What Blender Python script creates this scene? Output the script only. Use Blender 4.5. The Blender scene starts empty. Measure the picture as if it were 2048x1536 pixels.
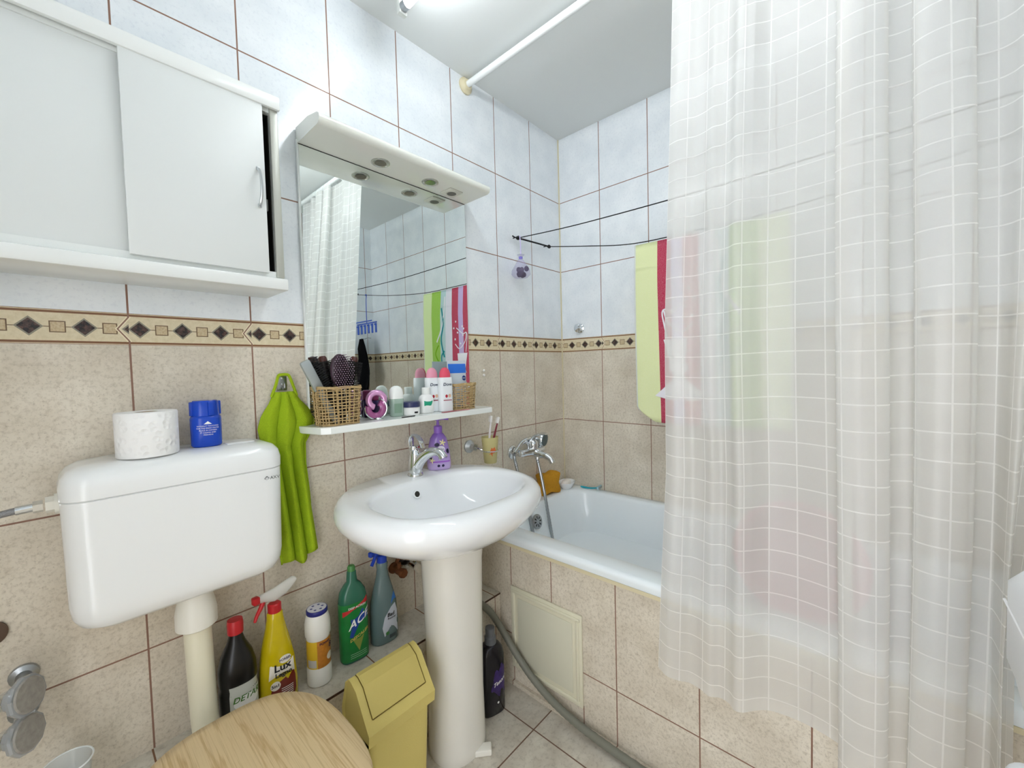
import bpy, bmesh, math, random
from math import sin, cos, pi, sqrt, radians
from mathutils import Vector, Matrix
random.seed(7)
SC = bpy.context.scene
COL = SC.collection

# ------------------------------------------------------------------ colour / materials
def lin(c):
    return tuple(((v/12.92) if v <= .04045 else ((v+.055)/1.055)**2.4) for v in c)
def hx(h):
    return lin(tuple(int(h[i:i+2], 16)/255 for i in (0, 2, 4)))
MATS = {}
def pm(name, h, rough=.5, metal=0, spec=.5, bump=0, bscale=60, trans=0, ior=1.45, emis=0, coat=0, var=0, sss=0, alpha=1):
    if name in MATS: return MATS[name]
    m = bpy.data.materials.new(name); m.use_nodes = True
    nt = m.node_tree; b = nt.nodes['Principled BSDF']
    col = hx(h)+(1,)
    b.inputs['Base Color'].default_value = col
    b.inputs['Roughness'].default_value = rough
    b.inputs['Metallic'].default_value = metal
    b.inputs['Specular IOR Level'].default_value = spec
    b.inputs['IOR'].default_value = ior
    b.inputs['Transmission Weight'].default_value = trans
    b.inputs['Coat Weight'].default_value = coat
    b.inputs['Alpha'].default_value = alpha
    if emis:
        b.inputs['Emission Color'].default_value = col; b.inputs['Emission Strength'].default_value = emis
    if bump or var:
        tc = nt.nodes.new('ShaderNodeTexCoord'); n = nt.nodes.new('ShaderNodeTexNoise')
        n.inputs['Scale'].default_value = bscale; n.inputs['Detail'].default_value = 5
        nt.links.new(tc.outputs['Object'], n.inputs['Vector'])
        if bump:
            bu = nt.nodes.new('ShaderNodeBump'); bu.inputs['Strength'].default_value = bump; bu.inputs['Distance'].default_value = .002
            nt.links.new(n.outputs['Fac'], bu.inputs['Height']); nt.links.new(bu.outputs['Normal'], b.inputs['Normal'])
        if var:
            mx = nt.nodes.new('ShaderNodeMix'); mx.data_type = 'RGBA'
            mx.inputs[6].default_value = tuple(c*(1-var) for c in col[:3])+(1,)
            mx.inputs[7].default_value = tuple(min(1, c*(1+var)) for c in col[:3])+(1,)
            nt.links.new(n.outputs['Fac'], mx.inputs[0]); nt.links.new(mx.outputs[2], b.inputs['Base Color'])
    MATS[name] = m
    return m

class S:                       # tiny expression wrapper for math nodes
    nt = None
    def __init__(s, k): s.k = k
    @staticmethod
    def op(o, *a):
        n = S.nt.nodes.new('ShaderNodeMath'); n.operation = o
        for i, v in enumerate(a):
            if isinstance(v, S): S.nt.links.new(v.k, n.inputs[i])
            else: n.inputs[i].default_value = v
        return S(n.outputs[0])
    def __add__(s, b): return S.op('ADD', s, b)
    def __radd__(s, b): return S.op('ADD', b, s)
    def __sub__(s, b): return S.op('SUBTRACT', s, b)
    def __rsub__(s, b): return S.op('SUBTRACT', b, s)
    def __mul__(s, b): return S.op('MULTIPLY', s, b)
    def __rmul__(s, b): return S.op('MULTIPLY', b, s)
    def __truediv__(s, b): return S.op('DIVIDE', s, b)
    def __lt__(s, b): return S.op('LESS_THAN', s, b)
    def __gt__(s, b): return S.op('GREATER_THAN', s, b)
    def frac(s): return S.op('FRACT', s)
    def abs(s): return S.op('ABSOLUTE', s)
    def max(s, b): return S.op('MAXIMUM', s, b)
    def min(s, b): return S.op('MINIMUM', s, b)
def mixc(f, a, b):
    n = S.nt.nodes.new('ShaderNodeMix'); n.data_type = 'RGBA'
    for i, v in ((0, f), (6, a), (7, b)):
        if isinstance(v, S): S.nt.links.new(v.k, n.inputs[i])
        else: n.inputs[i].default_value = v if i == 0 else tuple(v)+(1,)
    return S(n.outputs[2])
def noise(vec, scale, detail=4, rough=.5):
    n = S.nt.nodes.new('ShaderNodeTexNoise'); n.inputs['Scale'].default_value = scale
    n.inputs['Detail'].default_value = detail; n.inputs['Roughness'].default_value = rough
    S.nt.links.new(vec, n.inputs['Vector']); return S(n.outputs['Fac'])
def ramp(v, lo, hi):
    n = S.nt.nodes.new('ShaderNodeMapRange'); n.inputs[1].default_value = lo; n.inputs[2].default_value = hi
    S.nt.links.new(v.k, n.inputs[0]); return S(n.outputs[0])

def mat_begin(name):
    m = bpy.data.materials.new(name); m.use_nodes = True; S.nt = m.node_tree
    return m, m.node_tree.nodes['Principled BSDF']
def setbump(b, h, strength=.3, dist=.002):
    bu = S.nt.nodes.new('ShaderNodeBump'); bu.inputs['Strength'].default_value = strength; bu.inputs['Distance'].default_value = dist
    S.nt.links.new(h.k, bu.inputs['Height']); S.nt.links.new(bu.outputs['Normal'], b.inputs['Normal'])

TILE = .25
def tile_mat(name, axis, off, rows, border=True, extra=(), upper=True, beige=None, umin=None):
    m, b = mat_begin(name); nt = S.nt
    g = nt.nodes.new('ShaderNodeNewGeometry'); sp = nt.nodes.new('ShaderNodeSeparateXYZ')
    nt.links.new(g.outputs['Position'], sp.inputs[0])
    s = S(sp.outputs['xyz'.index(axis)])*-1.0; z = S(sp.outputs[2])
    gw = .0019
    f = ((s-off)/TILE).frac(); dv = f.min(1.0-f)*TILE
    gr = dv < gw
    if umin is not None: gr = gr*(s > umin)
    for (e, z0, z1) in extra:
        gr = gr.max(((s-e).abs() < gw)*(z > z0)*(z < z1))
    for r in rows: gr = gr.max((z-r).abs() < gw)
    pos = g.outputs['Position']
    n1 = noise(pos, 9, 3); n2 = noise(pos, 105, 8, .68); n3 = noise(pos, 240, 2)
    ba, bb, bc = hx('cfc5b4'), hx('e2dacb'), hx('938570')
    beigec = mixc(ramp(n1, .3, .7), ba, bb)
    beigec = mixc(ramp(n2, .48, .72)*.50, beigec, bc)
    beigec = mixc(ramp(n3, .58, .75)*.35, beigec, hx('6e5e4c'))
    col = beigec
    if upper:
        w = mixc(ramp(n1, .3, .7), hx('dfe5ea'), hx('edf1f4'))
        w = mixc(ramp(n2, .52, .75)*.35, w, hx('b5bccb'))
        col = mixc(z > 1.342, beigec, w)
    grc = hx('8a6858')
    if border:
        zc = 1.342; hh = .0367
        v = (z-zc)/hh; inb = v.abs() < 1.0
        sh = (1.0-v.abs()*1.35).max(0.0)*.019
        fb = ((s-off-sh)/TILE).frac(); dvb = fb.min(1.0-fb)*TILE
        p = ((s-off)/TILE).frac()
        r = ((p-.125)/.32).frac()
        rw = (((r+.5).frac())-.5).abs()*.08
        dz = (z-zc).abs()
        sq = rw.max(dz)
        sql = (sq < .0122)*(sq > .0102)
        dd = (r-.5).abs()*.08+dz
        dia = dd < .0165; rim = (dd < .0205)*(dd > .0165)
        link = (dz < .0008)*(sq > .0122)*(dd > .0205)*(p > .06)*(p < .985)
        bc_ = mixc(ramp(n2, .4, .7), hx('dfd2b4'), hx('cfc09c'))
        wood = mixc(ramp(n3, .4, .6), hx('cdbb98'), hx('bda684'))
        bc_ = mixc(sq < .0102, bc_, wood)
        bc_ = mixc(sql.max(link), bc_, hx('6b543a'))
        bc_ = mixc(rim, bc_, hx('8a8474'))
        bc_ = mixc(dia, bc_, mixc(ramp(n2, .45, .6), hx('241a17'), hx('5a4038')))
        bc_ = mixc((v.abs() > .80)*(v.abs() < .93), bc_, hx('7d5638'))
        bc_ = mixc(v.abs() > .97, bc_, grc)
        rimj = (dvb < .0042)*(v.abs() < .80)
        bc_ = mixc(rimj, bc_, hx('ece0c2'))
        bc_ = mixc(dvb < .0017, bc_, grc)
        col = mixc(gr, col, grc)
        col = mixc(inb, col, bc_)
        flat = gr*(1.0-inb)
    else:
        col = mixc(gr, col, grc); flat = gr
    nt.links.new(col.k, b.inputs['Base Color'])
    rg = flat*.5+.13+ramp(n2, .3, .8)*.08
    nt.links.new(rg.k, b.inputs['Roughness'])
    setbump(b, (1.0-flat)+n2*.12, .25, .002)
    return m

def floor_mat():
    m, b = mat_begin('floor_tile'); nt = S.nt
    g = nt.nodes.new('ShaderNodeNewGeometry'); sp = nt.nodes.new('ShaderNodeSeparateXYZ')
    nt.links.new(g.outputs['Position'], sp.inputs[0])
    x = S(sp.outputs[0]); y = S(sp.outputs[1]); P = 1/3
    fx = ((x+.831)/P).frac(); fy = ((y+.425)/P).frac()
    gr = ((fx.min(1.0-fx)*P) < .0022).max((fy.min(1.0-fy)*P) < .0022)
    pos = g.outputs['Position']
    n1 = noise(pos, 14, 4); n2 = noise(pos, 70, 6, .7)
    c = mixc(ramp(n1, .3, .7), hx('bdb5a8'), hx('d9d4c8'))
    c = mixc(ramp(n2, .5, .75)*.6, c, hx('8d8478'))
    c = mixc(gr, c, hx('6e5344'))
    nt.links.new(c.k, b.inputs['Base Color']); b.inputs['Roughness'].default_value = .3
    setbump(b, 1.0-gr+n2*.2, .25)
    return m

def ledge_mat():
    m, b = mat_begin('ledge_tile'); nt = S.nt
    g = nt.nodes.new('ShaderNodeNewGeometry'); sp = nt.nodes.new('ShaderNodeSeparateXYZ')
    nt.links.new(g.outputs['Position'], sp.inputs[0])
    s = S(sp.outputs[0])*-1.0
    f = ((s-.0)/TILE).frac(); gr = (f.min(1.0-f)*TILE) < .0019
    pos = g.outputs['Position']
    n1 = noise(pos, 14, 4); n2 = noise(pos, 70, 6, .7)
    c = mixc(ramp(n1, .3, .7), hx('c9c3b6'), hx('dfdbd0'))
    c = mixc(ramp(n2, .5, .75)*.6, c, hx('9a9184'))
    c = mixc(gr, c, hx('86644e'))
    nt.links.new(c.k, b.inputs['Base Color']); b.inputs['Roughness'].default_value = .22
    return m

def wood_mat():
    m, b = mat_begin('light_oak'); nt = S.nt
    tc = nt.nodes.new('ShaderNodeTexCoord'); mp = nt.nodes.new('ShaderNodeMapping')
    mp.inputs['Scale'].default_value = (8, .45, 4); mp.inputs['Rotation'].default_value = (0, 0, radians(-8))
    nt.links.new(tc.outputs['Object'], mp.inputs[0])
    n1 = noise(mp.outputs[0], 2.0, 6, .6); 
    mp2 = nt.nodes.new('ShaderNodeMapping'); mp2.inputs['Scale'].default_value = (260, 3, 4)
    nt.links.new(tc.outputs['Object'], mp2.inputs[0]); n2 = noise(mp2.outputs[0], 1.6, 4)
    w = ((n1*9.0).frac()-.5).abs()*2.0
    c = mixc(ramp(w, .0, .5), hx('c2a578'), hx('d8c096'))
    c = mixc(ramp(n2, .5, .7)*.45, c, hx('a88a5c'))
    nt.links.new(c.k, b.inputs['Base Color']); b.inputs['Roughness'].default_value = .35
    return m

def curtain_mat():
    m, b = mat_begin('sheer_check_curtain'); nt = S.nt
    uv = nt.nodes.new('ShaderNodeUVMap'); sp = nt.nodes.new('ShaderNodeSeparateXYZ'); nt.links.new(uv.outputs[0], sp.inputs[0])
    u = S(sp.outputs[0]); v = S(sp.outputs[1])
    fu = (u/.052).frac(); fv = (v/.052).frac()
    d = (fu.min(1.0-fu).min(fv.min(1.0-fv)))*.052
    ln = d < .0014
    g = nt.nodes.new('ShaderNodeNewGeometry')
    n2 = noise(g.outputs['Position'], 400, 2)
    tr = nt.nodes.new('ShaderNodeBsdfTransparent'); tl = nt.nodes.new('ShaderNodeBsdfTranslucent'); df = nt.nodes.new('ShaderNodeBsdfDiffuse')
    colr = mixc(ln, hx('f3f2ef'), hx('fdfcfa'))
    nt.links.new(colr.k, tl.inputs[0]); nt.links.new(colr.k, df.inputs[0])
    bu = nt.nodes.new('ShaderNodeBump'); bu.inputs['Strength'].default_value = .15; bu.inputs['Distance'].default_value = .001
    nt.links.new(noise(g.outputs['Position'], 40, 4).k, bu.inputs['Height']); nt.links.new(bu.outputs[0], df.inputs['Normal'])
    m1 = nt.nodes.new('ShaderNodeMixShader'); m1.inputs[0].default_value = .45
    nt.links.new(df.outputs[0], m1.inputs[1]); nt.links.new(tl.outputs[0], m1.inputs[2])
    gl = nt.nodes.new('ShaderNodeBsdfGlossy'); gl.inputs['Roughness'].default_value = .35
    m0 = nt.nodes.new('ShaderNodeMixShader'); m0.inputs[0].default_value = .05
    nt.links.new(m1.outputs[0], m0.inputs[1]); nt.links.new(gl.outputs[0], m0.inputs[2])
    m2 = nt.nodes.new('ShaderNodeMixShader')
    fac = (1.0-ln)*(.14+n2*.03)+.10
    nt.links.new(fac.k, m2.inputs[0]); nt.links.new(m0.outputs[0], m2.inputs[1]); nt.links.new(tr.outputs[0], m2.inputs[2])
    nt.links.new(m2.outputs[0], nt.nodes['Material Output'].inputs[0])
    return m

def towel_mat():
    m, b = mat_begin('striped_terry'); nt = S.nt
    g = nt.nodes.new('ShaderNodeNewGeometry')
    uv = nt.nodes.new('ShaderNodeUVMap'); sp = nt.nodes.new('ShaderNodeSeparateXYZ'); nt.links.new(uv.outputs[0], sp.inputs[0])
    u = S(sp.outputs[0])
    edges = [(.0, 'e4ebb2'), (.101, 'b8214a'), (.155, 'c3acd9'), (.201, 'b8214a'), (.263, 'e6e3ee'), (.321, 'bcd8da'), (.372, '9fce45'), (.467, 'dff0b0')]
    c = hx(edges[0][1])
    n = noise(g.outputs['Position'], 700, 3)
    for e, h in edges[1:]: c = mixc(u > e, c, hx(h))
    c = mixc((u < .006).max(u > .56), c, hx('eef3ea'))
    c = mixc(ramp(n, .45, .75)*.3, c, hx('ffffff'))
    nt.links.new(c.k, b.inputs['Base Color']); b.inputs['Roughness'].default_value = .95
    b.inputs['Specular IOR Level'].default_value = .1
    setbump(b, n, .6, .003)
    return m

# ------------------------------------------------------------------ mesh building
class MB:
    def __init__(s): s.v = []; s.f = []
    def add(s, vs, fs):
        o = len(s.v); s.v += [tuple(v) for v in vs]; s.f += [tuple(i+o for i in f) for f in fs]; return s
    def box(s, c, d, bev=0, seg=2, rot=None):
        bm = bmesh.new(); bmesh.ops.create_cube(bm, size=1)
        for v in bm.verts: v.co = Vector((v.co.x*d[0], v.co.y*d[1], v.co.z*d[2]))
        if bev: bmesh.ops.bevel(bm, geom=bm.edges[:], offset=min(bev, min(d)*.49), segments=seg, profile=.5, affect='EDGES')
        R = rot.to_matrix() if rot is not None else Matrix.Identity(3)
        bm.verts.index_update()
        s.add([R@v.co+Vector(c) for v in bm.verts], [[v.index for v in f.verts] for f in bm.faces]); bm.free(); return s
    def loft(s, rings, cap0=True, cap1=True, closed=True):
        n = len(rings[0]); vs = [p for r in rings for p in r]; fs = []
        for i in range(len(rings)-1):
            for j in range(n if closed else n-1):
                k = (j+1) % n; fs.append((i*n+j, i*n+k, (i+1)*n+k, (i+1)*n+j))
        if cap0: fs.append(tuple(range(n-1, -1, -1)))
        if cap1: fs.append(tuple(range((len(rings)-1)*n, len(rings)*n)))
        return s.add(vs, fs)
    def lathe(s, prof, c=(0, 0, 0), n=32, axis=(0, 0, 1), cap0=True, cap1=True):
        q = Vector((0, 0, 1)).rotation_difference(Vector(axis).normalized())
        rings = [[q@Vector((r*cos(2*pi*j/n), r*sin(2*pi*j/n), z))+Vector(c) for j in range(n)] for r, z in prof]
        return s.loft(rings, cap0, cap1)
    def cyl(s, p0, p1, r0, r1=None, n=20):
        r1 = r0 if r1 is None else r1; p0 = Vector(p0); p1 = Vector(p1)
        return s.lathe([(r0, 0), (r1, (p1-p0).length)], p0, n, p1-p0)
    def tube(s, pts, r, n=10, closed=False):
        P = [Vector(p) for p in pts]; m = len(P); rings = []; up = None
        for i in range(m):
            t = (P[(i+1) % m]-P[i-1]) if closed else (P[min(i+1, m-1)]-P[max(i-1, 0)])
            t.normalize()
            if up is None: up = Vector((0, 0, 1)) if abs(t.z) < .9 else Vector((1, 0, 0))
            x = up.cross(t)
            if x.length < 1e-6: x = Vector((1, 0, 0)).cross(t)
            x.normalize(); y = t.cross(x); up = y
            rr = r[i] if isinstance(r, (list, tuple)) else r
            rings.append([P[i]+x*cos(2*pi*j/n)*rr+y*sin(2*pi*j/n)*rr for j in range(n)])
        if closed: rings.append(rings[0]); return s.loft(rings, False, False)
        return s.loft(rings)
    def sphere(s, c, r, n=16, m=10, sc=(1, 1, 1)):
        prof = [(max(1e-5, sin(pi*i/m))*r, -cos(pi*i/m)*r) for i in range(m+1)]
        rings = [[Vector((a*cos(2*pi*j/n)*sc[0], a*sin(2*pi*j/n)*sc[1], z*sc[2]))+Vector(c) for j in range(n)] for a, z in prof]
        return s.loft(rings)
    def xf(s, M):
        s.v = [tuple(M@Vector(v)) for v in s.v]; return s
    def mesh(s, name, smooth=35):
        me = bpy.data.meshes.new(name); me.from_pydata(s.v, [], s.f); me.update()
        bm = bmesh.new(); bm.from_mesh(me); bmesh.ops.remove_doubles(bm, verts=bm.verts, dist=1e-6)
        bmesh.ops.recalc_face_normals(bm, faces=bm.faces); bm.to_mesh(me); bm.free()
        if smooth:
            me.shade_smooth(); me.set_sharp_from_angle(angle=radians(smooth))
        return me
    def obj(s, name, mat, parent=None, smooth=35, **kw):
        o = bpy.data.objects.new(name, s.mesh(name, smooth)); COL.objects.link(o)
        if mat: o.data.materials.append(mat)
        if parent is not None: o.parent = parent
        for k, v in kw.items(): o[k] = v
        return o
def smoothcurve(pts, k=8, closed=False):
    P = [Vector(p) for p in pts]; n = len(P); out = []
    rng = range(n if closed else n-1)
    for i in rng:
        if closed: a, b, c, d = P[i-1], P[i], P[(i+1) % n], P[(i+2) % n]
        else: a, b, c, d = P[max(i-1, 0)], P[i], P[i+1], P[min(i+2, n-1)]
        for j in range(k):
            t = j/k; out.append(.5*((2*b)+(c-a)*t+(2*a-5*b+4*c-d)*t*t+(3*b-a-3*c+d)*t**3))
    if not closed: out.append(P[-1])
    return out
def rrect(cx, cy, hx_, hy, r, z, n=6, m=4):
    r = min(r, hx_*.999, hy*.999); out = []
    for (sx, sy, a0) in ((1, 1, 0), (-1, 1, pi/2), (-1, -1, pi), (1, -1, 1.5*pi)):
        for i in range(n+1):
            a = a0+(pi/2)*i/n; out.append(Vector((cx+sx*(hx_-r)+r*cos(a), cy+sy*(hy-r)+r*sin(a), z)))
    res = []
    for i in range(len(out)):
        res.append(out[i])
        if i % (n+1) == n:
            b = out[(i+1) % len(out)]
            for k in range(1, m): res.append(out[i].lerp(b, k/m))
    return res
def sup(cx, cy, a, b, z, e=2.0, n=48, b2=None):
    out = []
    for j in range(n):
        t = 2*pi*j/n; c = cos(t); s_ = sin(t); bb = b if s_ < 0 or b2 is None else b2
        out.append(Vector((cx+a*math.copysign(abs(c)**(2/e), c), cy+bb*math.copysign(abs(s_)**(2/e), s_), z)))
    return out

def thing(name, label, cat, loc=(0, 0, 0), rz=0, group=None):
    o = bpy.data.objects.new(name, None); COL.objects.link(o); o.empty_display_size = .05
    o.location = loc; o.rotation_euler = (0, 0, rz); o['label'] = label; o['category'] = cat
    if group: o['group'] = group
    return o
def tag(o, label, cat, group=None):
    o['label'] = label; o['category'] = cat
    if group: o['group'] = group
    return o
def struct(o): o['kind'] = 'structure'; return o

_font_cache = {}
def text2d(txt, size=1.0, shear=0, bold=0):
    c = bpy.data.curves.new('t', 'FONT'); c.body = txt; c.size = size; c.align_x = 'CENTER'; c.align_y = 'CENTER'; c.resolution_u = 3
    c.shear = shear; c.offset = bold
    o = bpy.data.objects.new('t', c); COL.objects.link(o)
    dg = bpy.context.evaluated_depsgraph_get(); dg.update()
    me = bpy.data.meshes.new_from_object(o.evaluated_get(dg))
    vs = [(v.co.x, v.co.y) for v in me.vertices]; fs = [tuple(p.vertices) for p in me.polygons]
    bpy.data.objects.remove(o); bpy.data.meshes.remove(me); bpy.data.curves.remove(c)
    return vs, fs
def rect2d(w, h, nu=14, nv=8, r=0):
    vs = []; fs = []
    for j in range(nv+1):
        for i in range(nu+1):
            u = -w/2+w*i/nu; v = -h/2+h*j/nv; vs.append((u, v))
    for j in range(nv):
        for i in range(nu):
            a = j*(nu+1)+i; fs.append((a, a+1, a+nu+2, a+nu+1))
    return vs, fs
def ell2d(w, h, n=28, m=5):
    vs = [(0, 0)]; fs = []
    for k in range(1, m+1):
        for j in range(n): vs.append((w/2*k/m*cos(2*pi*j/n), h/2*k/m*sin(2*pi*j/n)))
    for j in range(n): fs.append((0, 1+j, 1+(j+1) % n))
    for k in range(1, m):
        for j in range(n):
            a = 1+(k-1)*n; b = 1+k*n; fs.append((a+j, b+j, b+(j+1) % n, a+(j+1) % n))
    return vs, fs
def poly2d(pts, m=4):
    cx = sum(p[0] for p in pts)/len(pts); cy = sum(p[1] for p in pts)/len(pts); n = len(pts)
    vs = [(cx, cy)]; fs = []
    for k in range(1, m+1):
        for p in pts: vs.append((cx+(p[0]-cx)*k/m, cy+(p[1]-cy)*k/m))
    for j in range(n): fs.append((0, 1+j, 1+(j+1) % n))
    for k in range(1, m):
        a = 1+(k-1)*n; b = 1+k*n
        for j in range(n): fs.append((a+j, b+j, b+(j+1) % n, a+(j+1) % n))
    return vs, fs
def flower2d(r, n=5):
    pts = []
    for i in range(n*4):
        a = 2*pi*i/(n*4); pts.append((r*(1 if i % 4 == 0 else (.55 if i % 2 else .18))*cos(a), r*(1 if i % 4 == 0 else (.55 if i % 2 else .18))*sin(a)))
    return poly2d(pts, 1)

class Bottle:
    """lofted bottle: stations (z, rx, ry, e)"""
    def __init__(s, st): s.st = st
    def at(s, z):
        st = s.st
        if z <= st[0][0]: return st[0][1:]
        for a, b in zip(st, st[1:]):
            if z <= b[0]:
                t = (z-a[0])/max(1e-9, b[0]-a[0]); return tuple(a[i]*(1-t)+b[i]*t for i in (1, 2, 3))
        return st[-1][1:]
    def mb(s, n=40, cap1=True):
        return MB().loft([sup(0, 0, a, b, z, e, n) for z, a, b, e in s.st], True, cap1)
    def surf(s, th, z, off=.0005):
        a, b, e = s.at(z); c = cos(th); q = sin(th)
        x = a*math.copysign(abs(c)**(2/e), c); y = b*math.copysign(abs(q)**(2/e), q)
        nx, ny = math.copysign(abs(x/a)**(e-1), x)/a if a else 0, math.copysign(abs(y/b)**(e-1), y)/b if b else 0
        l = sqrt(nx*nx+ny*ny) or 1
        return Vector((x+nx/l*off, y+ny/l*off, z))
    def table(s, z):
        a, b, e = s.at(z); N = 160; L = [0.0]; th = [-pi+2*pi*i/N for i in range(N+1)]; prev = None
        for i, t in enumerate(th):
            p = s.surf(t, z, 0)
            if prev is not None: L.append(L[-1]+(p-prev).length)
            prev = p
        return th, L
    def wrap(s, shape, u0, z0, off=.0005, th0=-pi/2):
        vs, fs = shape; th, L = s.table(z0)
        def Lof(t):
            x = (t+pi)/(2*pi)*160; i = min(159, max(0, int(x))); return L[i]+(L[i+1]-L[i])*(x-i)
        base = Lof(th0)
        def tof(l):
            tot = L[-1]; l = l % tot
            lo, hi = 0, 160
            while hi-lo > 1:
                mid = (lo+hi)//2
                if L[mid] <= l: lo = mid
                else: hi = mid
            t = (l-L[lo])/max(1e-9, L[hi]-L[lo]); return th[lo]+(th[hi]-th[lo])*t
        return MB().add([s.surf(tof(base+u0+u), z0+v, off) for u, v in vs], fs)
def flat(shape, origin, ux, uy, off=0):
    vs, fs = shape; O = Vector(origin); X = Vector(ux); Y = Vector(uy); Nn = X.cross(Y).normalized()
    return MB().add([O+X*u+Y*v+Nn*off for u, v in vs], fs)
def solid_label(mb, name, mat, parent, thick=.0004, **kw):
    return mb.obj(name, mat, parent, smooth=60, **kw)
# ------------------------------------------------------------------ materials
ROWS = [2.105, 1.739, .9434, .5824, .2195]
M_A = tile_mat('tile_wall_a', 'x', .2463, ROWS)
M_B = tile_mat('tile_wall_b', 'y', .2438, ROWS)
M_C = tile_mat('tile_wall_c', 'x', .06, ROWS)
M_P = tile_mat('tile_bath_panel', 'y', .176, [.195, .556], border=False, upper=False, umin=.58,
               extra=[(.234, .39, .6), (.426, .39, .6), (.24, -.1, .08), (.553, -.1, .08)])
M_FL = floor_mat(); M_LT = ledge_mat(); WOOD = wood_mat(); M_CUR = curtain_mat(); M_TOW = towel_mat()
M_LF = tile_mat('tile_ledge_front', 'x', .2463, [], border=False, upper=False)
CEIL = pm('ceiling_paint', 'dde0df', .9, bump=.1, bscale=120)
CERAM = pm('white_ceramic', 'f2f4f6', .08, coat=.4)
CHROME = pm('chrome', 'dfe3e6', .08, 1)
STEEL = pm('brushed_steel', 'a9adb0', .3, 1)
ENAMEL = pm('bath_enamel', 'edf4f8', .1, coat=.3)
WHITEP = pm('white_plastic', 'eef0f0', .28)
WLAM = pm('white_laminate', 'e6eae8', .3, bump=.05, bscale=300)
CREAM = pm('cream_silicone', 'd9cfae', .5)
BLACK = pm('black_plastic', '0b0b0d', .3)
DARK = pm('opening_shade', '2b2a24', .8)  # stands in for shade inside the cabinet and the overflow openings
RUST = pm('rusty_brass', '7a4b2c', .6, .5, var=.3, bscale=80)
INK = pm('black_ink', '15151a', .6)
WPRINT = pm('white_print', 'f0f0ee', .6)
MIRROR = pm('mirror_silver', 'eef4f1', .0, 1)
GLASS = pm('clear_glass', 'ffffff', .02, trans=1, ior=1.45)

# ------------------------------------------------------------------ room shell
CZ = 2.44; XL = -2.45; YR = -1.99
def slab(name, x0, x1, y0, y1, z0, z1, mat):
    o = MB().box(((x0+x1)/2, (y0+y1)/2, (z0+z1)/2), (x1-x0, y1-y0, z1-z0)).obj(name, mat, smooth=0); return struct(o)
slab('floor', XL, 0, YR, 0, -.1, 0, M_FL)
slab('ceiling', XL, 0, YR, 0, CZ, CZ+.1, CEIL)
slab('wall_left', XL, .1, 0, .1, -.1, CZ+.1, M_A)
slab('wall_back', 0, .1, YR, 0, -.1, CZ+.1, M_B)
slab('wall_right', XL, .1, YR-.1, YR, -.1, CZ+.1, M_C)
o = MB().box((XL-.05, -.45, 1.2), (.1, .90, 2.6)).box((XL-.05, -1.85, 1.2), (.1, .28, 2.6)).box((XL-.05, -1.305, 2.27), (.1, .81, .46)).obj('wall_front', M_B, smooth=0); struct(o)  # unseen wall; its doorway is added to let fill light in
o = MB().box((XL+.008, -.875, 1.03), (.016, .06, 2.06)).box((XL+.008, -1.735, 1.03), (.016, .06, 2.06)).box((XL+.008, -1.305, 2.07), (.016, .92, .06)).obj('added_doorway', pm('added_door_frame', 'e6e4dc', .4), smooth=0); struct(o)  # unseen frame around the added light opening
# bath panel, tiled ledge, trims
slab('wall_bath', -.716, -.69, YR, -.0, 0, .553, M_P)
slab('trim_1', -.0045, 0, -.0045, 0, .55, CZ, CREAM)
o = MB().box((-1.5825, -.0865, .169), (1.73, .173, .338)).obj('trim_2', M_LF, smooth=0); struct(o)
o.data.materials.append(M_LT)
for p in o.data.polygons:
    if p.normal.z > .5: p.material_index = 1
o = MB().box((-1.5825, -.1735, .3345), (1.73, .003, .006)).obj('trim_3', pm('ledge_edge_gap', '4a3226', .8), smooth=0); struct(o)
slab('trim_4', -.728, -.716, YR, -.173, 0, .016, M_P)
slab('trim_5', -.69, 0, YR, -1.72, 0, .56, M_LT)
slab('trim_6', -.727, -.712, -1.72, -.0, .545, .557, CREAM)

# ------------------------------------------------------------------ wall cabinet
t = thing('wall_cabinet', 'white wall cabinet with two sliding doors hung above the toilet cistern', 'cabinet', (0, 0, 0))
x0, x1, z0, z1 = -2.34, -1.455, 1.475, 1.905
b = MB(); T = .016
b.box(((x0+x1)/2, -.004-.003, (z0+z1)/2), (x1-x0, .006, z1-z0))
b.box((x0+T/2, -.072, (z0+z1)/2), (T, .135, z1-z0)); b.box((x1-T/2, -.072, (z0+z1)/2), (T, .135, z1-z0))
b.box(((x0+x1)/2, -.072, z0+T/2), (x1-x0, .135, T)); b.box(((x0+x1)/2, -.072, z1-T/2), (x1-x0, .135, T))
b.obj('body', WLAM, t)
MB().box(((x0+x1)/2, -.0775, 1.459), (x1-x0+.012, .155, .030), .005).obj('base_rail', pm('rail_white', 'e9ecea', .25), t)
tr = MB(); tr.box(((x0+x1)/2, -.150, 1.913), (x1-x0+.008, .012, .034), .004); tr.box(((x0+x1)/2, -.095, 1.923), (x1-x0+.004, .11, .008), .001)
tr.obj('top_rail', pm('rail_white', 'e9ecea', .25), t)
MB().box((x1-.009, -.140, (z0+z1)/2), (.019, .012, z1-z0), .003).obj('side_rail', STEEL if 0 else pm('alu_rail', 'b9bbb2', .4, .3), t)
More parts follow.
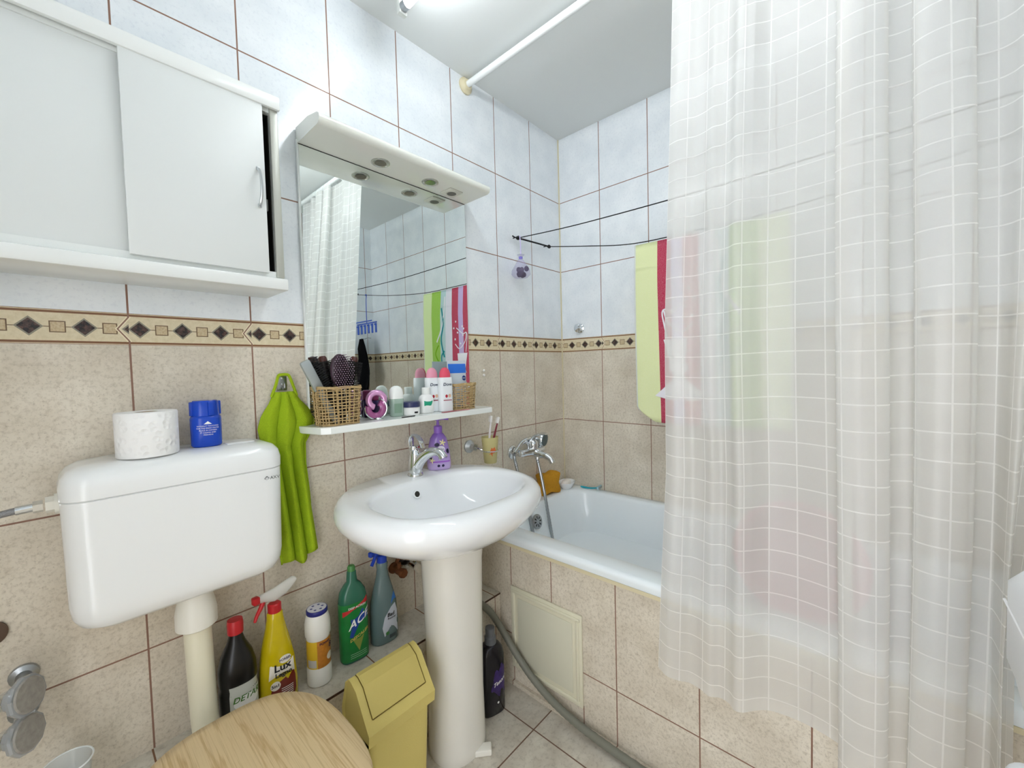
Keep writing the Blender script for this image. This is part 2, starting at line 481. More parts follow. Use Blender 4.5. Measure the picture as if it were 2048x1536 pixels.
def door(xa, xb, y, hxm):
    d = MB().box(((xa+xb)/2, y, (1.484+1.897)/2), (xb-xa, .010, .413), .001).obj('door', pm('door_board', 'dfe3e2', .35), t)
    if hxm:
        pts = [(hxm, y-.006, 1.735), (hxm, y-.014, 1.730), (hxm, y-.024, 1.713), (hxm, y-.027, 1.69), (hxm, y-.024, 1.667), (hxm, y-.014, 1.650), (hxm, y-.006, 1.645)]
        h = MB().tube(smoothcurve(pts, 5), .0036, 8); h.box((hxm, y-.0065, 1.735), (.008, .003, .009), .001); h.box((hxm, y-.0065, 1.645), (.008, .003, .009), .001)
        h.obj('handle', pm('satin_nickel', 'c4c8ca', .3, .8), d)
door(-1.752, -1.492, -.147, -1.508)
door(-2.30, -1.735, -.131, None)
MB().box((-1.483, -.115, 1.66), (.004, .03, .03), .002).obj('latch', pm('latch_grey', '8f938f', .5), t)

# ------------------------------------------------------------------ mirror with light canopy and shelf
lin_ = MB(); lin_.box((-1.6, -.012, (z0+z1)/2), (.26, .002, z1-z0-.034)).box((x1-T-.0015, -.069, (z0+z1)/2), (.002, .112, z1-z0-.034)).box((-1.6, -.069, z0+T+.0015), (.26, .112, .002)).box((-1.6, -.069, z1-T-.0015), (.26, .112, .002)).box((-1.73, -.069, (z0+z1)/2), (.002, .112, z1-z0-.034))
lin_.obj('shade_lining', DARK, t, smooth=0)  # dark sheets put shade into the cabinet so the door gap reads black
t = thing('bathroom_mirror', 'frameless rectangular wall mirror with white light canopy and white shelf above the basin', 'mirror')
MB().box((-1.028, -.007, 1.49), (.660, .010, .86), .001).obj('backing', WLAM, t)
mg = MB().box((-1.028, -.0135, 1.49), (.652, .003, .83)).obj('mirror_glass', MIRROR, t, smooth=0, label='silver mirror glass')
MB().box((-1.028, -.0135, 1.9065), (.652, .0034, .0022)).obj('gap_shade_strip', BLACK, t, smooth=0)  # black line standing in for the shaded gap beneath the canopy
c = MB()
prof = [(-.005, 1.908), (-.005, 1.955), (-.09, 1.953), (-.150, 1.940), (-.160, 1.933), (-.163, 1.923), (-.158, 1.912), (-.148, 1.908)]
c.loft([[(x, y, z) for y, z in prof] for x in (-1.356, -.700)]).obj('light_canopy', pm('canopy_gloss', 'e4e6de', .12, coat=.4), t, smooth=50)
cano = t.children[-1]
for sx in (-1.124, -.925):
    s = MB().lathe([(.030, 0), (.030, -.003), (.026, -.004), (.024, -.002), (.019, .0)], (sx, -.080, 1.9085), 28).obj('spotlight', pm('spot_ring', 'c9cbc4', .25, .8), cano)
    MB().lathe([(.019, -.0012), (.012, .0), (.001, .004)], (sx, -.080, 1.9060), 24).obj('bulb', pm('spot_lens', '9a9b94', .12, .8), s)
s = MB().box((-.815, -.068, 1.9055), (.062, .062, .005), .004, 3)
s.lathe([(.024, 0), (.024, -.003), (.020, -.003)], (-.815, -.068, 1.9040), 28); so = s.obj('power_socket', pm('socket_cream', 'd3d3c8', .35), cano)
MB().lathe([(.0185, -.0005), (.0175, -.0015)], (-.815, -.068, 1.902), 24).obj('socket_recess', pm('socket_dark', '6c6c64', .5), so)
sh = MB(); sh.add([], [])
sp_ = [(-1.392, -.002), (-1.392, -.045), (-1.372, -.125), (-1.35, -.140), (-.70, -.140), (-.688, -.128), (-.685, -.08), (-.685, -.002)]
rings = []
for z, i in ((1.0545, .002), (1.0565, 0), (1.0725, 0), (1.0745, .002)):
    cx = sum(p[0] for p in sp_)/8; rings.append([(cx+(x-cx)*(1-i*2), y*(1-i*4), z) for x, y in sp_])
sh.loft(rings).obj('shelf', pm('shelf_white', 'eef1ee', .2, coat=.3), t, smooth=25)

# ------------------------------------------------------------------ wash basin and pedestal
t = thing('wash_basin', 'white ceramic wash basin on a pedestal under the mirror', 'basin', (0, 0, 0))
cx = -1.05
def br(a, yb, yf, z, e, ox=0):      # ring between back yb and front yf
    A = sup(cx, (yb+yf)/2, a*1.02, (yb-yf)/2, z, e+.35, 64); B_ = sup(cx, (yb+yf)/2, a*.945, (yb-yf)/2, z, e, 64)
    return [p if p.x < cx else q_ for p, q_ in zip(A, B_)]
outer = [(.09, -.14, -.34, .694, 2.2), (.125, -.10, -.38, .697, 2.2), (.178, -.045, -.43, .709, 2.3), (.242, -.010, -.482, .735, 2.1), (.290, -.006, -.521, .766, 2.05),
         (.320, -.004, -.552, .802, 2.05), (.327, -.003, -.560, .824, 2.05), (.321, -.003, -.556, .843, 2.1), (.306, -.003, -.545, .857, 2.15), (.289, -.006, -.528, .8625, 2.2)]
def clampy(r): return [Vector((p.x, min(p.y, -.003), p.z)) for p in r]
R_ = [clampy(br(a, yb, yf, z, e)) for a, yb, yf, z, e in outer]
inner = [(.266, -.130, -.505, .8625, 2.3), (.256, -.140, -.494, .8585, 2.3), (.248, -.148, -.484, .845, 2.3), (.232, -.158, -.465, .81, 2.3), (.20, -.180, -.425, .770, 2.4), (.15, -.22, -.38, .745, 2.2), (.07, -.27, -.33, .735, 2), (.022, -.288, -.312, .732, 2)]
R2 = [br(a, yb, yf, z, e) for a, yb, yf, z, e in inner]
bs = MB().loft(R_+R2, True, True).obj('bowl', CERAM, t, smooth=60)
MB().lathe([(.0135, 0), (.0135, .003), (.010, .0035)], (-1.085, -.1605, .822), 24, (0, -1, .35)).obj('overflow_ring', CERAM, t)
MB().lathe([(.0095, .0036), (.0001, .0038)], (-1.085, -.1605, .822), 24, (0, -1, .35)).obj('overflow_hole', DARK, t)
MB().lathe([(.024, 0), (.024, .003), (.016, .004), (.001, .003)], (cx, -.30, .7325), 24).obj('drain', CHROME, t)
lg = MB().tube([(-1.374, -.235, .828), (-1.375, -.245, .823), (-1.3745, -.252, .822)], .0009, 6); lg.tube([(-1.374, -.240, .826), (-1.3745, -.243, .834)], .0009, 6)
lg.obj('maker_mark', INK, t)
t = thing('basin_pedestal', 'white ceramic pedestal column under the wash basin', 'pedestal', (-1.03, -.264, 0))
MB().loft([sup(0, 0, a, b, z, 2.3, 48) for z, a, b in ((0, .092, .084), (.004, .094, .086), (.03, .092, .085), (.2, .088, .084), (.45, .093, .085), (.62, .099, .087), (.692, .108, .094))]).obj('column', pm('pedestal_ceramic', 'e8e6df', .12, coat=.4), t, smooth=60)

# ------------------------------------------------------------------ bath tub
t = thing('bathtub', 'white enamel bathtub behind the beige tiled panel', 'bathtub')
H = .592
R_ = [rrect(-.345, -.86, .338, .850, .02, .40, 6, 8), rrect(-.345, -.86, .338, .852, .02, .556, 6, 8), rrect(-.365, -.86, .363, .857, .02, .5585, 6, 8), rrect(-.367, -.86, .3655, .858, .02, .575, 6, 8), rrect(-.366, -.86, .362, .857, .03, .588, 6, 8), rrect(-.364, -.86, .354, .852, .03, H, 6, 8),
      rrect(-.350, -.865, .302, .775, .13, H, 6, 8), rrect(-.350, -.865, .294, .767, .13, .588, 6, 8), rrect(-.350, -.865, .288, .760, .13, .575, 6, 8), rrect(-.350, -.870, .272, .735, .13, .45, 6, 8), rrect(-.350, -.880, .250, .690, .13, .28, 6, 8), rrect(-.350, -.88, .215, .64, .13, .215, 6, 8), rrect(-.350, -.88, .15, .55, .1, .195, 6, 8)]
MB().loft(R_, True, True).obj('tub', ENAMEL, t, smooth=50)
ax = Vector((0, -1, .24)).normalized(); oc = Vector((-.41, -.1245, .520))
od = MB().lathe([(.033, 0), (.033, .003), (.028, .005), (.001, .005)], oc, 32, ax).obj('overflow_cover', STEEL, t)
hb = MB()
q = Vector((0, 0, 1)).rotation_difference(ax)
for k in range(8):
    a = k*pi/4; c_ = oc+q@Vector((.018*cos(a), .018*sin(a), .0053))
    hb.add([c_+q@Vector((cos(a)*u-sin(a)*v, sin(a)*u+cos(a)*v, 0)) for u, v in ((-.007, -.0022), (.006, -.0034), (.006, .0034), (-.007, .0022))], [(0, 1, 2, 3)])
hb.obj('overflow_slots', DARK, od, smooth=0)

# access hatch
t = thing('access_hatch', 'cream square access hatch set in the tiled bath panel', 'hatch')
yc, zc = -.395, .232
h = MB().box((-.720, yc, zc), (.008, .318, .318), .003).obj('frame', pm('hatch_frame', 'dad6c0', .4), t)
fr = MB()
for (dy, dz, sy, sz) in ((0, .142, .305, .012), (0, -.142, .305, .012), (.142, 0, .012, .285), (-.142, 0, .012, .285)):
    fr.box((-.7255, yc+dy, zc+dz), (.006, sy, sz), .0028)
fr.obj('moulding', pm('hatch_frame', 'dad6c0', .4), t)
MB().box((-.7245, yc, zc), (.004, .245, .245), .0015).obj('door', pm('hatch_door', 'd2d0bd', .35), t)

# ------------------------------------------------------------------ shower curtain and rod
t = thing('shower_rod', 'white curtain rod running under the ceiling above the bath edge', 'curtain rod')
MB().cyl((-.666, -.004, 2.405), (-.666, YR+.004, 2.405), .0125).obj('rod', pm('rod_white', 'f0f3f2', .3), t)
for y, d in ((-.001, -1), (YR+.001, 1)):
    MB().lathe([(.033, 0), (.033, .006), (.026, .010), (.020, .020), (.0135, .021)], (-.666, y, 2.405), 28, (0, d, 0)).obj('flange', pm('yellowed_plastic', 'd9cfae', .4), t)
path = [(-.745, -.872), (-.755, -.895), (-.748, -.918), (-.736, -.938), (-.740, -.962), (-.752, -.985), (-.744, -1.005), (-.752, -1.025), (-.770, -1.040), (-.768, -1.056), (-.748, -1.078),
        (-.735, -1.10), (-.730, -1.145), (-.732, -1.19), (-.738, -1.225), (-.746, -1.240), (-.758, -1.232), (-.772, -1.218), (-.792, -1.222), (-.802, -1.250), (-.795, -1.282), (-.778, -1.296), (-.752, -1.290),
        (-.738, -1.305), (-.736, -1.330), (-.748, -1.338), (-.766, -1.328), (-.786, -1.332), (-.800, -1.355), (-.798, -1.388), (-.782, -1.406), (-.758, -1.404), (-.742, -1.415), (-.738, -1.44), (-.750, -1.460), (-.768, -1.472), (-.778, -1.492), (-.765, -1.514), (-.745, -1.510), (-.735, -1.54), (-.755, -1.60), (-.765, -1.64)]
cp = smoothcurve([(a, b_, 0) for a, b_ in path], 7)
L = [0]
for a, b_ in zip(cp, cp[1:]): L.append(L[-1]+(b_-a).length)
NZ = 60; vs = []; fs = []; uvs = []
zt, zb = 2.365, .385
for k in range(NZ+1):
    v = k/NZ; z = zt+(zb-zt)*v
    amp = .55+.55*min(1, v*1.3)
    for i, p in enumerate(cp):
        u = L[i]/L[-1]
        base = -.678+(-.768+.678)*min(1, v*1.9)
        x = base+(p.x+.745)*amp+.006*sin(u*23+v*5)*v
        y = p.y+.012*sin(v*3+u*5)*v+(.010*(1-v))*(1 if u < .2 else 0)+(.03*v if u < .02 else 0)*0
        y = y+(.035*max(0, (v-.72)/.28)*max(0, 1-u*3.0))
        if y < -1.44: y = -1.44+(y+1.44)*max(.12, 1-v*1.05)
        zz = z-(.018*sin(u*17)+.0)*(v**3)
        vs.append((x, y, zz)); uvs.append((L[i], z))
n = len(cp)
for k in range(NZ):
    for i in range(n-1): fs.append((k*n+i, k*n+i+1, (k+1)*n+i+1, (k+1)*n+i))
t = thing('shower_curtain', 'sheer white check shower curtain bunched at the right of the bath', 'shower curtain')
me = bpy.data.meshes.new('cloth'); me.from_pydata(vs, [], fs); me.update(); me.shade_smooth()
ul = me.uv_layers.new(name='UVMap')
for l in me.loops: ul.data[l.index].uv = uvs[l.vertex_index]
cl = bpy.data.objects.new('cloth', me); COL.objects.link(cl); cl.parent = t; me.materials.append(M_CUR)
for k in range(9):
    u = (k+.4)/9; i = int(u*(n-1)); y = cp[i].y
    pts = [(-.666+.021*sin(a)*1.0, y+.002*cos(a), 2.385+.030*cos(a)) for a in [2*pi*j/20 for j in range(20)]]
    MB().tube(pts, .0016, 6, closed=True).obj('ring', pm('ring_plastic', 'e9eeee', .3), t)

# ------------------------------------------------------------------ ceiling tube lamp
t = thing('fluorescent_tube_lamp', 'white fluorescent tube lamp mounted on the ceiling above the mirror', 'lamp', (-1.08, -.78, 0))
MB().box((0, 0, 2.418), (.05, 1.26, .042), .006).obj('housing', pm('lamp_body', 'e8ebe9', .35), t)
for s in (-1, 1):
    MB().box((0, s*.615, 2.375), (.030, .018, .055), .004).obj('lamp_holder', pm('lamp_holder', 'd7dad6', .4), t)
TUBE_E = 13.5
tb = MB().cyl((0, -.603, 2.368), (0, .603, 2.368), .0135, n=20).obj('tube', pm('lit_tube', 'f6fbff', .3, emis=TUBE_E), t)
for s in (-1, 1):
    MB().cyl((0, s*.585, 2.368), (0, s*.606, 2.368), .0145).obj('end_cap', STEEL, t)
# ------------------------------------------------------------------ basin faucet
t = thing('basin_faucet', 'chrome single lever faucet on the back of the wash basin', 'faucet', (-1.035, -.085, .8625), radians(18))
MB().lathe([(.027, 0), (.027, .005), (.024, .010), (.0215, .014)], n=32).obj('base_ring', CHROME, t)
bd = MB().loft([sup(0, 0, a, b_, z, 2, 28) for z, a, b_ in ((.012, .024, .024), (.03, .0245, .026), (.050, .0225, .025), (.070, .019, .021), (.088, .016, .018), (.096, .012, .013))]); bd.obj('body', CHROME, t, smooth=60)
sp = [(0, -.002, .026), (0, -.020, .052), (0, -.048, .076), (0, -.080, .089), (0, -.106, .084), (0, -.119, .068)]
pc = smoothcurve(sp, 5); rr = [.0225-.0085*min(1, i/(len(pc)*.7)) for i in range(len(pc))]; rr[-4:] = [.0145, .0152, .0155, .0155]
MB().tube(pc, rr, 18).obj('spout', CHROME, t, smooth=60)
lv = MB().lathe([(.016, .088), (.0175, .096), (.015, .104), (.001, .107)], (0, .004, 0), n=28)
lc = smoothcurve([(0, .010, .092), (0, .014, .112), (0, .012, .132), (0, .002, .142), (0, -.014, .138), (0, -.028, .122), (0, -.036, .102)], 5)
L2 = MB().loft([[Vector(p)+Vector((cos(a)*(.015-.0045*abs(i/len(lc)-.3)), sin(a)*.0042, sin(a)*.0042)) for a in [2*pi*j/16 for j in range(16)]] for i, p in enumerate(lc)])
lv.add(L2.v, L2.f); lvo = lv.obj('lever', CHROME, t, smooth=60)
MB().sphere((0, -.0185, .100), .0028).obj('temperature_dot', pm('red_dot', 'a32020', .4), lvo)

# ------------------------------------------------------------------ bath mixer, hand shower
t = thing('bath_mixer', 'chrome bath mixer tap on the wall above the bathtub', 'tap', (-.355, 0, .830))
for sx in (-.075, .075):
    f_ = MB().lathe([(.033, 0), (.032, .005), (.025, .011), (.016, .014), (.014, .045), (.017, .047), (.017, .058), (.013, .060)], (sx, -.001, 0), 28, (0, -1, 0)).obj('wall_flange', CHROME, t)
MB().tube(smoothcurve([(-.088, -.060, 0), (-.06, -.064, 0), (0, -.068, 0), (.06, -.064, 0), (.088, -.060, 0)], 4), [.012, .014, .016, .017, .017, .018, .019, .021, .022, .021, .019, .018, .017, .017, .016, .014, .012], 20).obj('body', CHROME, t, smooth=60)
MB().tube(smoothcurve([(.0, -.068, -.004), (.004, -.10, -.010), (.010, -.135, -.016), (.014, -.160, -.030), (.015, -.168, -.046)], 5), [.020]*4+[.017]*4+[.015]*4+[.014]*5+[.0145]*4, 20).obj('spout', CHROME, t, smooth=60)
lv = MB().lathe([(.022, .012), (.023, .03), (.021, .045), (.013, .055), (.001, .058)], (0, -.068, 0), 28)
lc = smoothcurve([(0, -.056, .040), (.001, -.070, .068), (.004, -.100, .084), (.008, -.142, .088)], 6)
L2 = MB().loft([[Vector(p)+Vector((cos(a)*(.019-.009*i/len(lc)), 0, sin(a)*(.011-.007*i/len(lc)))) for a in [2*pi*j/16 for j in range(16)]] for i, p in enumerate(lc)])
lv.add(L2.v, L2.f); lv.obj('lever', CHROME, t, smooth=60)
MB().lathe([(.012, 0), (.012, .010), (.0135, .012), (.0135, .022), (.009, .023)], (.012, -.082, -.014), 20, (0, 0, -1)).obj('hose_outlet', CHROME, t)
cr = MB().tube([(-.012, -.052, .016), (-.016, -.046, .038)], .007, 10); cr.box((-.016, -.040, .042), (.024, .022, .012), .003); cr.obj('cradle', CHROME, t)
t = thing('hand_shower', 'chrome hand shower with dark grey face lying on the bath mixer', 'shower head', (-.355, 0, .830))
hc = smoothcurve([(-.118, -.050, .008), (-.09, -.045, .022), (-.05, -.040, .046), (0, -.040, .055), (.045, -.046, .052)], 5)
hr = [.0085+.004*i/len(hc) for i in range(len(hc))]
MB().tube(hc, hr, 18).obj('handle', CHROME, t, smooth=60)
ax = Vector((.22, -1, -.12)).normalized()
hd = MB().lathe([(.012, -.020), (.030, -.012), (.036, 0), (.036, .014), (.033, .018)], (.075, -.060, .046), 36, ax).obj('head', CHROME, t, smooth=50)
MB().lathe([(.0315, .0175), (.030, .021), (.020, .0225), (.001, .022)], (.075, -.060, .046), 36, ax).obj('spray_face', pm('grey_rubber', '4a5a5c', .45), hd)
hp = smoothcurve([(.012, -.082, -.040), (.018, -.098, -.12), (.020, -.118, -.22), (.026, -.135, -.33), (.030, -.150, -.42), (.020, -.18, -.50), (-.02, -.22, -.55), (-.07, -.22, -.55), (-.10, -.20, -.50), (-.10, -.15, -.40), (-.098, -.12, -.28), (-.108, -.085, -.15), (-.118, -.062, -.05), (-.122, -.054, -.01), (-.119, -.050, .006)], 14)
MB().tube(hp, [.0066+.0011*(i % 2) for i in range(len(hp))], 10).obj('shower_hose', STEEL, t, smooth=20)

# sponge, soap dish, soap, razor on the tub rim
t = thing('bath_sponge', 'ochre yellow hourglass bath sponge standing on the tub rim corner', 'sponge', (-.222, -.052, .592), radians(-12))
prof = [(-.062, 0), (-.03, .0), (0, .008), (.03, .0), (.062, 0), (.058, .03), (.052, .05), (.058, .075), (.062, .100), (.03, .108), (0, .098), (-.03, .104), (-.062, .100), (-.056, .075), (-.052, .05), (-.057, .025)]
pp = smoothcurve([(a, 0, b_) for a, b_ in prof], 3, closed=True)
rg = []
for y, s_ in ((-.028, .90), (-.024, .97), (0, 1), (.024, .97), (.028, .90)): rg.append([Vector((p.x*s_, y, .052+(p.z-.052)*s_+.002)) for p in pp])
MB().loft(rg).obj('foam', pm('sponge_ochre', 'c9922f', .95, bump=1.0, bscale=220, var=.25, spec=.1), t, smooth=50)
t = thing('soap_dish', 'white oval ceramic soap dish on the tub rim beside the sponge', 'soap dish', (-.088, -.072, .592), radians(15))
MB().loft([sup(0, 0, a, b_, z, 2.3, 40) for z, a, b_ in ((0, .034, .024), (.004, .038, .028), (.020, .050, .036), (.032, .056, .042), (.034, .055, .041), (.032, .052, .038), (.018, .044, .031), (.010, .036, .025))]).obj('dish', CERAM, t, smooth=50)
t = thing('soap_bar', 'worn white soap bar lying in the oval soap dish', 'soap', (-.095, -.074, .6025), radians(15))
MB().loft([sup(0, 0, a, b_, z, 2.8, 32) for z, a, b_ in ((0, .028, .016), (.004, .033, .020), (.020, .035, .021), (.030, .033, .019), (.034, .024, .013))]).obj('soap', pm('soap_white', 'f1ece6', .5), t, smooth=70)
t = thing('razor', 'turquoise disposable razor lying on the tub rim by the wall', 'razor', (-.040, -.185, .592), radians(-85))
MB().tube(smoothcurve([(-.055, 0, .007), (-.03, 0, .006), (0, 0, .007), (.03, 0, .012), (.045, 0, .016)], 4), [.003, .0045, .005, .0052, .005, .0048, .0045, .0042, .004, .004, .0038, .0036, .0036, .0036, .0036, .0036, .003], 10).obj('handle', pm('turquoise', '1fa7bd', .35), t, smooth=60)
rh = MB().box((.050, 0, .018), (.010, .042, .016), .002).obj('head', pm('razor_blue', '9fc7d4', .4), t)
MB().box((.0555, 0, .019), (.0015, .038, .008)).obj('blade', STEEL, rh)

# tumbler holder, tumbler and toothbrushes
t = thing('tumbler_holder', 'chrome wall mounted tumbler holder right of the basin', 'tumbler holder', (-.705, 0, .902))
MB().lathe([(.027, 0), (.027, .006), (.019, .013), (.012, .018), (.010, .030), (.013, .034), (.013, .042)], (0, -.001, 0), 28, (0, -1, 0)).obj('rosette', pm('satin_nickel', 'c4c8ca', .3, .8), t)
hc_ = Vector((.028, -.100, -.010))
a_ = MB().tube([(0, -.040, 0), (.004, -.060, -.004), (.012, -.070, -.009)], .0045, 10)
a_.tube([hc_+Vector((.033*cos(a), .033*sin(a), 0)) for a in [2*pi*j/32 for j in range(32)]], .0028, 8, closed=True); a_.obj('ring_arm', CHROME, t)
t = thing('tumbler', 'frosted yellow glass tumbler with an orange fish print in the wall holder', 'tumbler', (-.677, -.100, .8415))
FR = pm('frosted_yellow', 'd3c98e', .5, alpha=.86, spec=.6)
prof = [(.0245, 0), (.026, .002), (.0355, .105), (.0355, .107), (.0335, .107), (.0245, .006), (.001, .006)]
MB().lathe(prof, n=40).obj('cup', FR, t)
bt = Bottle([(0, .0255, .0255, 2), (.107, .0355, .0355, 2)])
fish = poly2d([(.016, .003), (.008, .012), (-.004, .010), (-.012, .002), (-.018, .008), (-.018, -.008), (-.011, -.002), (-.003, -.009), (.008, -.010)], 2)
def rot2(shape, a, s_=1): return [(s_*(u*cos(a)-v*sin(a)), s_*(u*sin(a)+v*cos(a))) for u, v in shape[0]], shape[1]
bt.wrap(rot2(fish, radians(60), 1.1), -.012, .052, .0006).obj('fish_print', pm('fish_orange', 'd9703f', .6), t)
def brush(name, label, ca, rx, ry, off):
    t = thing(name, label, 'toothbrush', (-.677+off[0], -.100+off[1], .850)); t.rotation_euler = (rx, ry, 0)
    MB().tube([(0, 0, 0), (0, 0, .06), (0, .001, .12), (0, .0, .16)], [.0045, .005, .0045, .003], 10).obj('handle', ca, t)
    hd = MB().box((0, -.001, .172), (.011, .005, .028), .002).obj('head', pm('brush_white', 'f3f1ef', .4), t)
    bb = MB()
    for i in range(3):
        for j in range(6): bb.cyl(((i-1)*.003, .002, .162+j*.0042), ((i-1)*.003, .011, .162+j*.0042), .0012, n=5)
    bb.obj('bristles', pm('brush_white', 'f3f1ef', .4), hd, kind='stuff')
brush('toothbrush', 'white and dark red toothbrush leaning out of the yellow tumbler', pm('brush_red', '7c1f33', .4), radians(0), radians(21), (-.006, .004))
brush('toothbrush', 'all white toothbrush leaning behind the dark red one in the tumbler', pm('brush_white2', 'ece7e8', .4), radians(-6), radians(15), (-.004, .012))

# soap dispenser
t = thing('soap_dispenser', 'purple pump soap bottle with vanilla flower label on the basin edge', 'soap bottle', (-.925, -.078, .8625), radians(-32))
BL = Bottle([(0, .038, .022, 2.8), (.004, .042, .026, 2.8), (.02, .044, .028, 2.8), (.05, .042, .027, 2.6), (.09, .036, .025, 2.4), (.115, .030, .023, 2.2), (.130, .020, .018, 2), (.135, .014, .014, 2)])
m, b = mat_begin('lilac_gradient_bottle'); tc = S.nt.nodes.new('ShaderNodeTexCoord'); spz = S.nt.nodes.new('ShaderNodeSeparateXYZ'); S.nt.links.new(tc.outputs['Object'], spz.inputs[0])
S.nt.links.new(mixc(ramp(S(spz.outputs[2]), .0, .13), hx('c9b3e2'), hx('7d57b0')).k, b.inputs['Base Color']); b.inputs['Roughness'].default_value = .2
bo = BL.mb().obj('bottle', m, t, smooth=50)
PUR = pm('pump_purple', '8c62bd', .3)
MB().lathe([(.0155, .134), (.0155, .158), (.012, .161), (.0055, .162), (.0055, .172)], n=24).obj('collar', PUR, t)
pu = MB().lathe([(.0045, .170), (.0045, .180), (.011, .181), (.011, .190), (.002, .192)], n=20); pu.tube([(0, 0, .186), (.020, -.006, .187), (.038, -.012, .184)], [.006, .005, .004], 10)
pu.obj('pump_head', PUR, t)
lab = BL.wrap(ell2d(.030, .022), .006, .078, .0007).obj('logo_patch', pm('label_lilac_white', 'ece6f4', .4), bo)
BL.wrap(text2d('Balea', .0115), .006, .0775, .0012).obj('lettering', pm('navy_print', '2a2450', .5), lab)
BL.wrap(flower2d(.014), .012, .101, .0011).obj('flower', pm('vanilla_flower', 'efe6a0', .5), bo)
BL.wrap(flower2d(.012), -.028, .037, .0011).obj('flower', pm('vanilla_flower', 'efe6a0', .5), bo)
for w_, h_, u_, z_ in ((.018, .014, -.008, .094), (.013, .018, .032, .068), (.012, .010, -.033, .045)): BL.wrap(ell2d(w_, h_), u_, z_, .0008).obj('berry', pm('berry_dark', '26233f', .4), bo)
BL.wrap(rect2d(.078, .005, 24, 1), 0, .0315, .0009).obj('band', pm('violet_band', '9a58c4', .4), bo)
tx = MB()
for k, (s_, z) in enumerate((('sensual', .060), ('vanilla &', .053), ('blackberry', .046))):
    x = BL.wrap(text2d(s_, .007), .010, z, .0009); tx.add(x.v, x.f)
for u in (-.004, .012): BL.wrap(ell2d(.010, .010), u, .017, .0009).obj('symbol', pm('navy_print', '2a2450', .5), bo)
tx.obj('small_print', pm('navy_print', '2a2450', .5), bo)

# ------------------------------------------------------------------ clothes line, hook, towel, sachet
CORD = pm('black_cord', '101014', .7)
t = thing('clothes_line', 'black cord strung from wall hook to opposite wall above the bath', 'clothes line')
A0 = (-.385, -.030, 1.835); A1 = (-.146, -.034, 1.842)
MB().tube(smoothcurve([A0, (-.382, -.40, 1.815), (-.380, -1.0, 1.808), (-.378, -1.6, 1.825), (-.376, YR+.02, 1.85)], 8), .0022, 8).obj('cord', CORD, t)
MB().tube([A0, (-.27, -.034, 1.838), A1], .0042, 8).obj('thick_cord', CORD, t)
MB().tube(smoothcurve([A1, (-.146, -.25, 1.798), (-.146, -.49, 1.757), (-.146, -.78, 1.752), (-.146, -1.07, 1.757), (-.146, -1.5, 1.80), (-.146, YR+.02, 1.87)], 8), .0022, 8).obj('cord', CORD, t)
for p in (A0, A1): MB().sphere(p, .010, 12, 8, (1.2, .8, .9)).obj('knot', CORD, t)
for p in (A0, A1, (-.376, YR+.001, 1.85), (-.146, YR+.001, 1.87)):
    s_ = 1 if p[1] > -1 else -1
    MB().tube([(p[0], 0 if s_ > 0 else YR, p[2]+.006), (p[0], -.022 if s_ > 0 else YR+.022, p[2]+.006), (p[0], -.032 if s_ > 0 else YR+.032, p[2]-.004), (p[0], -.034 if s_ > 0 else YR+.034, p[2]+.010)], .0026, 8).obj('wall_hook', BLACK, t)
MB().tube(smoothcurve([(-.385, -.03, 1.835), (-.40, -.022, 1.838), (-.412, -.02, 1.842)], 4), .003, 6).obj('loose_end', CORD, t)

t = thing('striped_towel', 'striped bath towel in yellow, red, lilac and green hung over the cord', 'towel')
W_, zt_, NU, NV = .566, 1.752, 60, 50
vs = []; fs = []; uvs = []
def tw(u, l):   # u along y, l distance along cloth: negative = back side
    y = -.495-u; sag = .0
    if l >= 0:
        x = -.150-.010*min(1, l*6)-.006*sin(u*19+l*2.5)*min(1, l*3)-.004*sin(u*41)*l; z = zt_-l
        y += -.012*l
        if l > .70: 
            k = (l-.70)/.07; y += -.05*k*k*max(0, 1-u/.08)
            z += .025*k*max(0, 1-u/.12)**2*1.0
    else:
        x = -.142+.010*min(1, -l*6)+.006*sin(u*17-l*3)*min(1, -l*3); z = zt_+l
    return (x, y, z+.010*sin(u/W_*pi)*-0.3)
for k in range(NV+1):
    l = -.35+(.77+.35)*k/NV
    for i in range(NU+1):
        u = W_*i/NU; vs.append(tw(u, l)); uvs.append((u, l))
for k in range(NV):
    for i in range(NU): a = k*(NU+1)+i; fs.append((a, a+1, a+NU+2, a+NU+1))
me = bpy.data.meshes.new('cloth'); me.from_pydata(vs, [], fs); me.update(); me.shade_smooth(); ul = me.uv_layers.new(name='UVMap')
for l_ in me.loops: ul.data[l_.index].uv = uvs[l_.vertex_index]
cl = bpy.data.objects.new('cloth', me); COL.objects.link(cl); cl.parent = t; me.materials.append(M_TOW)
so_ = cl.modifiers.new('thick', 'SOLIDIFY'); so_.thickness = .004; so_.offset = 0
def onto(shape, u0, l0, mat, name, off=.0035):   # shape in (u, down)
    v2, f2 = shape
    q_ = []
    for a, b_ in v2:
        p = Vector(tw(u0+a, l0-b_)); q_.append((p.x-off, p.y, p.z))
    return MB().add(q_, f2).obj(name, mat, t)
TW = pm('terry_white', 'ebe8ee', .95, spec=.1, bump=.5, bscale=500)
onto(poly2d([(-.045, 0), (.05, 0), (.045, -.05), (.040, -.09), (.055, -.12), (.035, -.14), (.045, -.17), (.10, -.21), (.12, -.235), (.08, -.25), (-.03, -.25), (-.085, -.235), (-.06, -.215), (-.01, -.175), (-.005, -.14), (-.03, -.12), (-.022, -.10), (-.032, -.05)], 6), .165, .42, TW, 'glass_motif')
cu = smoothcurve([(.135, .545-.13, 0), (.125, .36, 0), (.118, .31, 0), (.13, .295, 0), (.16, .30, 0), (.22, .26, 0)], 6)
